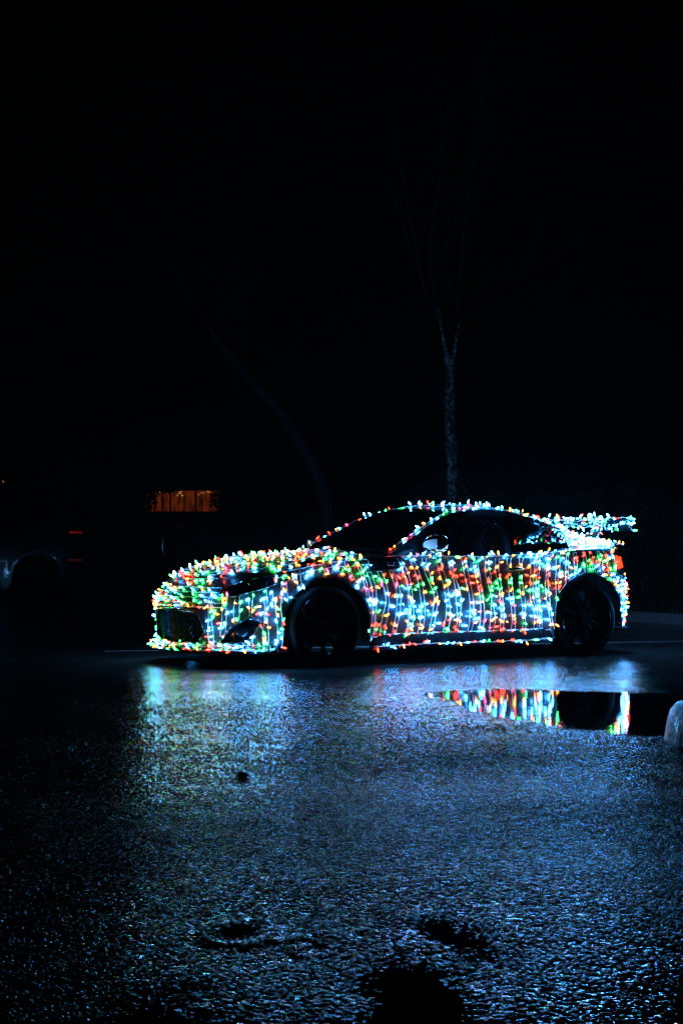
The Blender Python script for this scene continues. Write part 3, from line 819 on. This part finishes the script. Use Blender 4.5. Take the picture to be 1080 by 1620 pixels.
# ------------------------------------------------------------------ light strings on the coupe
CM = Matrix.Translation(CAR_LOC) @ Matrix.Rotation(CAR_YAW, 4, 'Z')
BULB_ME = {}
def bulb_mesh(c):
    b = MB(); n = 8
    b.lathe([(.001,-.014),(.0045,-.013),(.005,.0),(.004,.004)], n=n, axis='z', mi=0)
    b.lathe([(.004,.003),(.0060,.009),(.0064,.018),(.0056,.028),(.0034,.035),(.0006,.037)], n=n, axis='z', mi=1)
    o = b.build('bulb', [M['socket'], BULB_MATS[c]]); me = o.data; bpy.data.objects.remove(o); return me
for c in BULB_MATS: BULB_ME[c] = bulb_mesh(c)
UNIT = np.array([1,1,1])
SEQ = ['white','amber','white','green','white','red']
def pick(white=.5):
    r = random.random()
    if r < white: return 'white'
    return random.choices(['red','green','amber','pink'], [.27,.34,.34,.05])[0]
NB = 0
def make_string(label, wires, bulbs, lie=.35, group='light strings wrapped over the coupe'):
    """wires: list of polylines (car space); bulbs: (pos, direction, colour)"""
    global NB
    root = empty('light_string', CAR_LOC, CAR_YAW); tag(root, label, 'string lights', group)
    b = MB()
    for w in wires:
        if len(w) > 1: b.tube(w, .003, 4)
    b.build('wire', M['wire'], root)
    for p, d, c in bulbs:
        o = bpy.data.objects.new('bulb', BULB_ME[c]); col.objects.link(o); o.parent = root
        nrm_ = Vector(d).normalized(); tg = nrm_.orthogonal(); tg.rotate(Matrix.Rotation(random.uniform(0,6.283), 3, nrm_)); tg.normalize()
        up_ = random.random()
        d = nrm_*(lie+(1-lie)*up_**2)+tg*(1-.7*up_)
        o.rotation_mode = 'QUATERNION'; o.rotation_quaternion = d.to_track_quat('Z','Y'); o.location = Vector(p)+d.normalized()*.004
        k = random.uniform(.6,1.05); o.scale = (k,k,k); NB += 1
def jit(p, a): return Vector(p)+Vector((random.uniform(-a,a), random.uniform(-a,a), random.uniform(-a,a)))
def flip(p, sd): p = Vector(p); return p if sd > 0 else Vector((p.x,-p.y,p.z))

def sway(s, z): return .030*math.sin(z*8.5+s*1.7)+.07*(z-.5)*math.sin(s*2.3+.6)
def side_string(label, sd, sa, sb, gap, pitch, zlo, zhi, white=.5, rows=None, drift=.0, skip=None):
    """strand run up and down the body side; columns `gap` apart, lamps `pitch` apart"""
    wire, bulbs = [], []; wires = [wire]; k = 0; s = sa; up = True
    while s < sb:
        lo, hi = zlo(s), zhi(s); m = max(2, int((hi-lo)/.03)); colp = []
        wob = random.uniform(-.012,.012)
        if k % 2 == 0: zoff = random.uniform(-.03,.03); roff = random.choice((0,0,0,1,-1))
        for i in range(m+1):
            z = lo+(hi-lo)*i/m; ss = min(max(s+sway(s, z)*(s > 1.3), sa*.0+.01), G86.L)+wob*math.sin(i*.5)+.006*noise.noise(Vector((s*9,z*9,sd)))
            p, nv = wall(G86, ss, z=z, off=.007); colp.append(flip(p, sd))
        if skip:
            seg = []
            for i_, q_ in enumerate(colp):
                if skip(s, lo+(hi-lo)*i_/m):
                    if len(seg) > 1: wires.append(seg)
                    seg = []
                else: seg.append(q_)
            if len(seg) > 1: wires.append(seg)
        else: wire += colp if up else colp[::-1]; up = not up
        nb = max(1, int(round((hi-lo)/pitch)))
        for i in range(nb):
            z = min(hi, max(lo, lo+(hi-lo)*(i+.5+random.uniform(-.3,.3))/nb+zoff))
            ss = s+sway(s, z)*(s > 1.3)+random.uniform(-.42,.42)*gap; zt = shoulder(G86, ss)[1]
            if skip and skip(ss, z): continue
            p, nv = wall(G86, ss, z=z, off=.008)
            nn = Vector((nv.x, nv.y, .15 if z < zt-.06 else .9))
            if rows and random.random() < .78:
                c = rows[(int((z-.14+zoff+drift*(s-sa))/.075)+roff) % len(rows)]
            else: c = pick(white)
            bulbs.append((flip(p, sd), flip(nn, sd), c))
        s += gap*(.6 if k % 2 == 0 else 1.4)*random.uniform(.85,1.15); k += 1
    make_string(label, wires, bulbs, .12)

sx = lambda x: s_of_x(G86, x)
X = lambda s: station(G86, s)[0].x
ROWS = ['green','red','amber','white','white','amber','green','red','amber','white']
hi_side = lambda s: shoulder(G86, s)[1]-.025
side_string('light string looped up and down over the door facing the puddle', -1, sx(.74), sx(2.02), .058, .066, lambda s: G86.low(X(s))+.06, hi_side, .24, ROWS, .02, skip=lambda s,z: 1.70 < X(s) < 1.94 and .715 < z < .76)
side_string('light string between the front wheel arch and the door facing the puddle', -1, sx(.375), sx(.74), .06, .075, lambda s: G86.low(X(s))+.06, lambda s: hi_side(s)-.09, .26, ROWS, .05)
side_string('dense light string over the rear quarter facing the puddle', -1, sx(2.04), sx(2.93), .048, .058, lambda s: zlow(G86, X(s))+.03 if abs(X(s)-2.57) < .37 else G86.low(X(s))+.06, hi_side, .34, ROWS, .3)
side_string('light string over the rear bumper corner below the tail light', -1, sx(2.93), sx(3.23), .06, .06, lambda s: G86.low(X(s))+.03, lambda s: .68, .6, None)
side_string('light string over the front wing above the front wheel arch', -1, sx(-.47), sx(.38), .055, .062, lambda s: zlow(G86, X(s))+.03 if abs(X(s)) < .366 else (.50 if X(s) < 0 else .45), lambda s: hi_side(s)-(.08 if X(s) > .36 else 0), .5, None, skip=lambda s,z: in_poly(s, z, G86.head) and random.random() < .6)
side_string('light string over the bumper corner round the fog lamp beside the front wheel', -1, .46, sx(-.375), .056, .058, lambda s: .15, lambda s: .55, .3, None, skip=lambda s,z: in_poly(s, z, G86.fog) or in_poly(s, z, G86.head) or in_poly(s, z, G86.mouth))
side_string('light string along the far bumper corner beyond the grille', 1, .44, 1.2, .06, .065, lambda s: .15, lambda s: .56, .5, None, skip=lambda s,z: in_poly(s, z, G86.fog) or in_poly(s, z, G86.head) or in_poly(s, z, G86.mouth))
side_string('light string over the side of the coupe turned to the trees', 1, sx(.40), sx(2.18), .09, .085, lambda s: G86.low(X(s))+.06, hi_side, .6, ROWS, .02)
side_string('light string over the rear quarter turned to the trees', 1, sx(2.2), sx(3.2), .10, .10, lambda s: zlow(G86, X(s))+.03 if abs(X(s)-2.57) < .37 else G86.low(X(s))+.06, hi_side, .6, None)

# rows along the surface: helper that hangs lamps on any list of (point, normal) runs
def run_string(label, runs, pitch, white=.5, jitter=.006, joined=True, spread=.012, lie=.35):
    wires, bulbs = [], []; w = []
    for ri, run in enumerate(runs):
        pts = [jit(p, jitter*.6) for p, nv in run]
        if joined: w += pts if ri % 2 == 0 else pts[::-1]
        else: wires.append(pts)
        L = [0.0]
        for i in range(1, len(run)): L.append(L[-1]+(Vector(run[i][0])-Vector(run[i-1][0])).length)
        d = random.uniform(0, pitch)
        while d < L[-1]:
            i = min(int(np.searchsorted(L, d)), len(run)-1); i = max(i,1)
            t = (d-L[i-1])/max(L[i]-L[i-1],1e-6); p = Vector(run[i-1][0]).lerp(Vector(run[i][0]), t)
            bulbs.append((jit(p, spread), run[i][1], pick(white))); d += pitch*random.uniform(.7,1.3)
    if joined: wires = [w]
    make_string(label, wires, bulbs, lie)
def top_pt(x, y): return (Vector((x, y, topz(G86, x, y)+.006)), Vector((-.1,0,1)))
def edge_y(x):
    e = 0
    for i in range(0, G86.n, 3):
        q, _ = shoulder(G86, i*G86.step)
        if q.x >= x: return q.y
    return e
runs = []
y = -.66
while y < .68:
    x0 = -.79
    while edge_y(x0) < abs(y)-.005 and x0 < 0: x0 += .02
    x1 = .50-.12*(abs(y)/.7)**2
    runs.append([top_pt(x0+(x1-x0)*k/24, y+.012*math.sin(k*.7+y*20)) for k in range(25)]); y += .10
run_string('dense light string laid back and forth along the hood', runs, .095, .27, lie=.08)
runs = []
for v in (.80,.90,1.0):
    r = []
    for k in range(41):
        s = sx(-.44)+(sx(.40)-sx(-.44))*k/40; p, nv = wall(G86, s, v=v, off=.007); r.append((flip(p,-1), flip(nv*.5+Vector((0,0,.9)),-1)))
    runs.append(r)
run_string('light string along the top of the front wing between the hood and the wheel arch', runs, .085, .28, lie=.1)
# above the grille: bumper face
runs = []
for z in (.465,.50,.54,.58,.615):
    r = []
    for k in range(41):
        lim = .62 if z < .55 else .54; s = -lim+2*lim*k/40; p, nv = wall(G86, abs(s), z=z, off=.008); sd = 1 if s >= 0 else -1; r.append((flip(p, sd), flip(nv+Vector((0,0,.2)), sd)))
    runs.append(r)
for v in (.82,.90,.98):
    r = []
    for k in range(41):
        s = -.60+1.2*k/40; p, nv = wall(G86, abs(s), v=v, off=.008); sd = 1 if s >= 0 else -1; r.append((flip(p, sd), flip(nv+Vector((0,0,.7)), sd)))
    runs.append(r)
run_string('light string across the bumper face above the grille', runs, .10, .28)
runs = []
for z, o in ((.165,.012),(.14,.06),(.18,.012)):
    r = []
    for k in range(61):
        s = -.95+1.9*k/60; sd = 1 if s >= 0 else -1; p, nv = wall(G86, abs(s), z=max(z,.14), off=o); p.z = z; r.append((flip(p, sd), flip(nv+Vector((0,0,.5)), sd)))
    runs.append(r)
run_string('light string along the front lip below the grille', runs, .095, .3)
# sill line
r = []
for k in range(60):
    s = sx(.40)+(sx(2.18)-sx(.40))*k/59; p, nv = station(G86, s); c = p+nv*.034; r.append((Vector((c.x,-c.y,G86.low(p.x)-.012)), Vector((nv.x,-nv.y,0))))
run_string('thin light string along the side skirt beneath the door', [r], .075, .4)
r = []
for k in range(50):
    s = sx(.80)+(sx(2.45)-sx(.80))*k/49; p, nv = wall(G86, s, v=.93, off=.008); r.append((flip(p,-1), flip(nv+Vector((0,0,.8)),-1)))
run_string('light string along the top of the door under the side windows', [r], .062, .6)
# cabin: pillars and roof edges, roof
nt = len(G86.RL)
def rail_run(i0, i1, sd, w=.965):
    return [(Vector(G86.gtop(i, w*sd))+Vector((0,0,.008)), Vector((-.2,.3*sd,1))) for i in range(i0, i1)]
iA = next(i for i in range(nt) if G86.RL[i].x > G86.ws); iR = next(i for i in range(nt) if G86.RL[i].x > G86.rw[0]); 
run_string('light string up the windscreen pillar and roof edge above the door facing the puddle', [rail_run(1, iR, -1)], .062, .45)
run_string('light string up the windscreen pillar and roof edge turned to the trees', [rail_run(1, iR, 1)], .07, .6)
runs = []
for k in range(6):
    w = -.85+1.75*k/5
    runs.append([(Vector(G86.gtop(i, w))+Vector((0,0,.008)), Vector((0,0,1))) for i in range(iA+1, iR+1, 2)])
run_string('light string laid back and forth across the roof', runs, .12, .5)
# rear window, rear pillar and boot lid
runs = []
for k in range(15):
    w = -1+2*k/14
    runs.append([(Vector(G86.gtop(i, w))+Vector((0,0,.01)), Vector((.4,.3*w,1))) for i in range(iR+1, nt)])
run_string('thick tangle of lights over the rear window', runs, .11, .5, .02)
runs = []
for k in range(8):
    u = .95-.9*k/7
    runs.append([(Vector(mirror_y(G86.gside(i, u)))+Vector((0,-.012,.006)), Vector((.2,-1,.5))) for i in range(next(j for j in range(nt) if G86.RL[j].x > 2.40+.12*(1-u)), nt)])
run_string('cluster of lights on the rear roof pillar facing the puddle', runs, .055, .7, .01)
runs = []
for k in range(16):
    y = -.72+1.44*k/15
    runs.append([top_pt(2.86+.32*m_/8, y*(1-.12*(m_/8)**2)) for m_ in range(9)])
run_string('tangled light string over the boot lid', runs, .09, .52, .012)
# wing
runs = []
for dx, dz, ph in ((-.13,.02,0),(.0,.042,2),(.12,.04,3),(-.02,-.03,5)):
    runs.append([(Vector((WX+dx+.02*math.sin(k*1.3+ph), -.68+1.36*k/28, WZ+dz+.012*math.sin(k*2.1+ph))), Vector((.1,0,1 if dz > 0 else -.8))) for k in range(29)])
run_string('tangled light string wound along the rear wing blade', runs, .075, .6, .008, spread=.022)
runs = []
for sd in (1,-1):
    runs.append([(Vector((WX-.16+.12*k/8+.02*math.sin(k*2), sd*.42+.02*math.cos(k*2), .96+.19*k/8)), Vector((0,-1,.2))) for k in range(9)])
    runs.append([(Vector((WX-.06+.10*k/8, sd*.43, .96+.19*k/8)), Vector((0,-1,.2))) for k in range(9)])
    runs.append([(Vector((WX-.14+.28*k/8, sd*.675, WZ-.05+.09*k/8)), Vector((.3,sd,.2))) for k in range(9)])
    runs.append([(Vector((WX+.14+.03*math.sin(k), sd*.675, WZ+.05-.13*k/8)), Vector((.6,sd,.2))) for k in range(9)])
run_string('short light strings wound round the wing stands and end plates', runs, .042, .7, .006, joined=False, spread=.018)
print('bulbs', NB)

# ------------------------------------------------------------------ parked cars behind
HS = hatch_shape()
hb = at_depth(322, 860, 27.0)
hatch = empty('parked_hatchback', (hb.x+.10, hb.y+3.4, 0), R(-84)); tag(hatch, 'dark navy hatchback parked tail-on behind the hood of the coupe', 'car', 'parked cars in the dark')
build_car(HS, hatch, M['navy'], False, None, .05)
def on_hatch(px, py, Y=26.9):
    return (Matrix.Translation(hatch.location) @ Matrix.Rotation(R(-84), 4, 'Z')).inverted() @ at_depth(px, py, Y)
b = MB(); b.tube(polyline([on_hatch(259,849), on_hatch(257,862), on_hatch(259,876), on_hatch(270,877), on_hatch(279,870), on_hatch(282,856)], .03)[0], .012, 6); b.build('lamp_rim_glint', M['chrome'], hatch)  # chrome tube added in the shape of a glint on the tail lamp rim
b = MB(); b.tube([on_hatch(406,842), on_hatch(406,850), on_hatch(405,857)], .012, 6); b.build('red_glint', emis('faint_red_glint', (1.0,.06,.08), .025), hatch)  # glowing tube stands in for a reflected glint on the tail lamp
HS2 = hatch_shape()
p2 = at_depth(118, 860, 27.5)
suv = empty('parked_hatchback', (p2.x-3.34, p2.y-.95, 0), R(16)); tag(suv, 'black hatchback parked side-on, only its tail end in view', 'car', 'parked cars in the dark')
suv.scale = (1.05,1.0,1.12)
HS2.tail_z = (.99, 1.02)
lens_glint = emis('tail_lens_glint', (1.0, .03, .03), .06)  # tail lens given a faint glow in place of its reflected glint
build_car(HS2, suv, M['black_paint'], False, lens_glint, .05)
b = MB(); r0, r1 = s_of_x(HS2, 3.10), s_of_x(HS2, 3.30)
b.grid([[mirror_y(wall(HS2, r0+(r1-r0)*k/8, z=z, off=.004)[0]) for z in (.60,.635)] for k in range(9)]); b.build('red_glint', emis('dim_red_glint', (1.0,.05,.05), .009), suv)  # glint of the bumper reflector, made as a faintly glowing strip

# ------------------------------------------------------------------ trees
def bare_tree(name, path, radii, label, seed, limbs, depth=3, bark='bark'):
    rnd = random.Random(seed); base = Vector(path[0])
    root = empty(name, base); tag(root, label, 'tree', 'bare trees behind the kerb')
    b = MB(); pts, L = polyline([Vector(p)-base for p in path], .12); m = len(pts)
    rad = [np.interp(i/(m-1), np.linspace(0,1,len(radii)), radii)*(1+.05*rnd.uniform(-1,1)) for i in range(m)]
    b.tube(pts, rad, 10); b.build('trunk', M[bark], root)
    c = MB()
    def grow(p, d, length, r, lev):
        n = max(3, int(length/.18)); P = [p]; Rr = [r]; q = p.copy(); dd = d.copy()
        for k in range(n):
            dd = (dd+Vector((rnd.uniform(-.09,.09), rnd.uniform(-.09,.09), rnd.uniform(-.03,.09)))).normalized()
            q = q+dd*length/n; P.append(q.copy()); Rr.append(r*(1-.75*(k+1)/n))
            if lev > 0 and k > 0 and rnd.random() < .62:
                a = Vector((rnd.uniform(-1,1), rnd.uniform(-1,1), rnd.uniform(-.1,.7))).normalized()
                grow(q.copy(), (dd*.75+a*.65).normalized(), length*rnd.uniform(.4,.62), Rr[-1]*.6, lev-1)
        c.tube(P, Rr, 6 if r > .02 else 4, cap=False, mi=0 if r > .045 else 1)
    for (p, d, ln, r) in limbs: grow(Vector(p)-base, Vector(d).normalized(), ln, r, depth)
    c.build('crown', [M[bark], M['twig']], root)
TY = 22.3
tp = lambda px, py, Y=TY: at_depth(px, py, Y)
g = tp(713, 860); g.z = 0.1
fork = tp(712, 592)
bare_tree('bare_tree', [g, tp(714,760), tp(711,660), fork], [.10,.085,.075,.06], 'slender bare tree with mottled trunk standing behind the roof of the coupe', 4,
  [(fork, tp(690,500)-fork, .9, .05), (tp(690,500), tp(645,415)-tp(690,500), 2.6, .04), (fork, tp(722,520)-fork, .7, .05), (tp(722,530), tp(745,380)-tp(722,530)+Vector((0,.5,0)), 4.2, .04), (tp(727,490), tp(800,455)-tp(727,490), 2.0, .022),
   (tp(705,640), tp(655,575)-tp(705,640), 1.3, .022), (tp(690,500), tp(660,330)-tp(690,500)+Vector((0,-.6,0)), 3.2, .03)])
LY = 23.5
lp = lambda px, py: at_depth(px, py, LY)
g = lp(518, 860); g.z = .1
top = lp(345, 540)
bare_tree('bare_tree', [g, lp(514,800), lp(490,730), lp(440,650), lp(395,600), top, lp(328,512)], [.12,.11,.10,.095,.085,.06,.03], 'leaning bare tree whose trunk arches over the hood of the coupe', 9,
  [(lp(328,512), (-.5,.1,.8), 1.6, .028), (lp(395,600), (-.2,.4,.9), 1.8, .03), (top, (.1,.3,.9), 2.0, .03)], 2, 'old_bark')

# ------------------------------------------------------------------ hedge behind the kerb
def hedge(name, x0, x1, y, h, depth, n, label, seed):
    rnd = random.Random(seed); root = empty(name, ((x0+x1)/2, y, .1)); tag(root, label, 'hedge', 'hedges on the bank')
    b = MB(); s = MB()
    for k in range(n):
        x = rnd.uniform(x0,x1)-(x0+x1)/2; t = rnd.random()**.6; hh = h*(.85+.3*noise.noise(Vector((x*.8,seed,0)))+.12*noise.noise(Vector((x*3,seed,1))))
        z = t*hh; yy = rnd.uniform(-depth,depth)*(1-.5*t**3)
        a = Vector((rnd.uniform(-1,1), rnd.uniform(-1,1), rnd.uniform(-.5,.9))).normalized(); u = a.orthogonal().normalized(); v = a.cross(u); l = rnd.uniform(.035,.07)
        p = Vector((x,yy,z)); b.add([p-u*l, p+v*l*.45, p+u*l, p-v*l*.45], [(0,1,2,3)])
    for k in range(int((x1-x0)*4)):
        x = rnd.uniform(x0,x1)-(x0+x1)/2; s.tube([(x,0,-.05),(x+rnd.uniform(-.1,.1),rnd.uniform(-.2,.2),h*.8)], [.02,.006], 4)
    b.build('foliage', M['leaf'], root, smooth=False); tag(s.build('stems', M['bark'], root), kind='stuff')
hedge('hedge', 1.0, 6.0, 25.6, 1.9, .7, 12000, 'loose dark hedge on the bank behind the tail of the coupe', 3)
hedge('hedge', -2.6, .6, 26.6, 1.3, .6, 6000, 'low dark hedge on the bank between the two bare trees', 5)

# ------------------------------------------------------------------ far house with an orange-lit window
HY = 48.0
hp = lambda px, py: at_depth(px, py, HY)
a = hp(229, 809); c = hp(349, 776); hx0, hx1, hz0, hz1 = a.x, c.x, a.z, c.z
house = empty('house', ((hx0+hx1)/2, HY, 0)); tag(house, 'unlit far house with a wide orange-lit window', 'house')
ox = (hx0+hx1)/2
b = MB(); W0, W1, WT = -4.5, 3.2, 3.3
l0, l1 = hx0-ox, hx1-ox
for (xa, za, xb, zb) in ((W0,0,l0,WT),(l1,0,W1,WT),(l0,0,l1,hz0),(l0,hz1,l1,WT)): b.box((xa,.0,za),(xb,.25,zb))
b.box((W0,.25,0),(W0+.2,6,WT)); b.box((W1-.2,.25,0),(W1,6,WT)); b.box((W0,6,0),(W1,6.2,WT)); b.build('wall', M['siding'], house, smooth=False)
b = MB(); b.add([(W0-.4,-.5,WT-.1),(W1+.4,-.5,WT-.1),(W1+.4,3.1,WT+1.6),(W0-.4,3.1,WT+1.6),(W1+.4,6.7,WT-.1),(W0-.4,6.7,WT-.1)], [(0,1,2,3),(3,2,4,5)]); b.build('roof', M['roofing'], house, smooth=False)
def added_shrub(px, py, rx, rz, n_, label, seed):  # leaf clumps added to make the ends and top of the window glow ragged
    rnd = random.Random(seed); c = at_depth(px, py, HY-.6); root = empty('added_shrub', (c.x, c.y, 0)); tag(root, label, 'added_shrub', 'leaves added before the far window'); b = MB()
    for k in range(n_):
        a = Vector((rnd.gauss(0,1), rnd.gauss(0,1), rnd.gauss(0,1))).normalized()*rnd.random()**.4; p = Vector((a.x*rx, a.y*.3, c.z+a.z*rz))
        u = Vector((rnd.gauss(0,1), rnd.gauss(0,1), rnd.gauss(0,1))).normalized(); v = u.orthogonal().normalized(); l_ = rnd.uniform(.04,.09)
        b.add([p-u*l_, p+v*l_*.5, p+u*l_, p-v*l_*.5], [(0,1,2,3)])
    b.build('foliage', M['leaf'], root, smooth=False); b = MB(); b.tube([(0,0,0),(.05,0,c.z*.6),(0,.05,c.z)], [.05,.03,.01], 6); b.build('stem', M['twig'], root)
added_shrub(232, 790, .30, .55, 420, 'added dark leaves breaking up one end of the orange-lit window', 1)
added_shrub(350, 790, .32, .55, 380, 'added dark leaves breaking up the window glow nearest the coupe', 2)
added_shrub(255, 772, .75, .16, 330, 'added drooping leaves breaking up the top of the orange-lit window', 3)
# curtain lit from behind: folds are geometry, glow uneven like lamps hung behind the cloth
m_, n, l, p = nodes_of('lit_curtain')
tc = n.new('ShaderNodeTexCoord'); mp = n.new('ShaderNodeMapping'); mp.inputs['Scale'].default_value = (9,1,1.4); l.new(tc.outputs['Object'], mp.inputs[0])
nz = n.new('ShaderNodeTexNoise'); nz.inputs['Scale'].default_value = 1.6; nz.inputs['Detail'].default_value = 6; nz.inputs['Roughness'].default_value = .7; l.new(mp.outputs[0], nz.inputs['Vector'])
cr = n.new('ShaderNodeValToRGB'); cr.color_ramp.elements[0].position = .38; cr.color_ramp.elements[0].color = (.012,.004,.001,1); cr.color_ramp.elements[1].position = .78; cr.color_ramp.elements[1].color = (.75,.10,.012,1)
l.new(nz.outputs[0], cr.inputs[0]); l.new(cr.outputs[0], p.inputs['Emission Color']); p.inputs['Emission Strength'].default_value = .15; p.inputs['Base Color'].default_value = (.3,.2,.1,1)
win = empty('tmp'); bpy.data.objects.remove(win)
b = MB(); G = []
for k in range(81):
    x = l0+(l1-l0)*k/80; G.append([(x, .22+.03*math.sin(k*1.9), hz0), (x, .22+.03*math.sin(k*1.9+.4), hz1)])
b.grid(G); wdw = b.build('window', m_, house)
b = MB()
for k in range(4): xx = l0+(l1-l0)*k/3; b.box((xx-.02,.04,hz0),(xx+.02,.10,hz1))
b.build('frame', M['siding'], wdw, smooth=False)
b = MB(); lampm = emis('warm_lamp', (1.0,.42,.12), .8)
for k in range(16):
    x = l0+.25+(l1-l0-.4)*random.random(); z = hz1-.03-.12*random.random()**2; b.lathe([(.001,-.014),(.013,0),(.001,.014)], n=6, axis='z', center=(x,.12,z))
b.build('hanging_lamps', lampm, wdw)
pl = at_depth(5, 762, 60); o = MB(); o.lathe([(.001,-.05),(.035,-.02),(.035,.03),(.001,.05)], n=8, axis='z'); 
pole = empty('lamp_post', (pl.x, pl.y, 0)); tag(pole, 'tiny far lamp post with a dim amber lamp', 'lamp post')
q = o.build('lamp', emis('far_lamp', (1,.35,.12), .1), pole); q.location = (0,0,pl.z)
b = MB(); b.tube([(0,.08,0),(0,.08,pl.z+.1),(0,0,pl.z+.12),(0,0,pl.z+.05)], .03, 6); b.build('post', M['plastic'], pole)

# ------------------------------------------------------------------ near things on the asphalt
bp_ = ground_at(1052, 1190)
b = MB(); G = []
for i in range(41):
    a = 2*math.pi*i/40; row = []
    ca, sa = math.cos(a), math.sin(a); ex = 2/3.6
    ux, uy = math.copysign(abs(ca)**ex, ca), math.copysign(abs(sa)**ex, sa)
    for t, z in ((1.02,0),(1.0,.05),(.97,.12),(.93,.175),(.86,.21),(.74,.228),(.5,.235),(.0,.238)):
        v = Vector((ux*.34*t, uy*.30*t, z)); k_ = 1+.05*noise.noise(v*5)+.02*noise.noise(v*17)
        row.append((v.x*k_+.33, v.y*k_, z*(1+.04*noise.noise(v*6))))
    G.append(row)
b.grid(G)
blk = b.build('concrete_block', M['pale_concrete']); blk.location = (bp_.x+.09, bp_.y+.30, 0); blk.rotation_euler = (0,0,R(2)); blk.scale = (1,1,.88); tag(blk, 'rounded wet concrete block at the edge of the puddle', 'concrete block')
g = ground_at(383, 1228)
b = MB(); G = []
for i in range(9):
    th = math.pi*i/8; G.append([tuple(Vector((math.sin(th)*math.cos(f)*.026, math.sin(th)*math.sin(f)*.02, math.cos(th)*.012))*(1+.25*noise.noise(Vector((i*.5,math.cos(f),math.sin(f)))))) for f in [2*math.pi*k/12 for k in range(13)]])
b.grid(G); st = b.build('pebble', M['stone']); st.location = (g.x, g.y, .010+relief(g.x, g.y)); tag(st, 'single dark pebble on the wet asphalt in front of the bumper', 'pebble')
def needle(pa, pb, label):
    a, c = ground_at(*pa, z=.002), ground_at(*pb, z=.002); b = MB(); mid = (a+c)/2+Vector((0,0,.004)); o = a.copy()
    b.tube([p-o for p in polyline([a, mid, c], .01)[0]], .0024, 5); n_ = b.build('pine_needle', M['needle']); n_.location = o; tag(n_, label, 'pine needle', 'needles floating on the dark puddle')
needle((712,1499), (764,1515), 'longer pale pine needle floating on the dark near puddle')
needle((728,1506), (755,1519), 'shorter pale pine needle floating on the dark near puddle')
def leaf(px, py, size, ang, label):
    g = ground_at(px, py); b = MB(); G = []
    for i in range(9):
        t = i/8; w = size*.33*math.sin(math.pi*min(1,t*1.02))**.8; G.append([(size*(t-.5), w*k, .0045+.003*abs(k)+.002*math.sin(t*3)) for k in (-1,-.5,0,.5,1)])
    b.grid(G); o = b.build('fallen_leaf', M['dead_leaf']); o.location = (g.x, g.y, relief(g.x, g.y)); o.rotation_euler = (0,0,ang); tag(o, label, 'leaf', 'leaves fallen on the asphalt')
leaf(481, 1266, .05, .4, 'small wet leaf lying on the asphalt in front of the front wheel')
leaf(845, 1040, .09, 1.2, 'flat wet leaf lying on the asphalt beside the rear wheel')

# ------------------------------------------------------------------ thin haze volume added for a glow round the lights
hz_m = bpy.data.materials.new('glow_haze'); hz_m.use_nodes = True; hn = hz_m.node_tree.nodes; hn.clear()
ho = hn.new('ShaderNodeOutputMaterial'); hv = hn.new('ShaderNodeVolumePrincipled')
hv.inputs['Color'].default_value = (.85,.92,1,1); hv.inputs['Density'].default_value = 0.0004; hv.inputs['Anisotropy'].default_value = 0.2
hz_m.node_tree.links.new(hv.outputs[0], ho.inputs['Volume'])
b = MB(); b.box((-90,-70,-1.0),(90,140,24)); tag(b.build('haze', hz_m, smooth=False), kind='stuff')
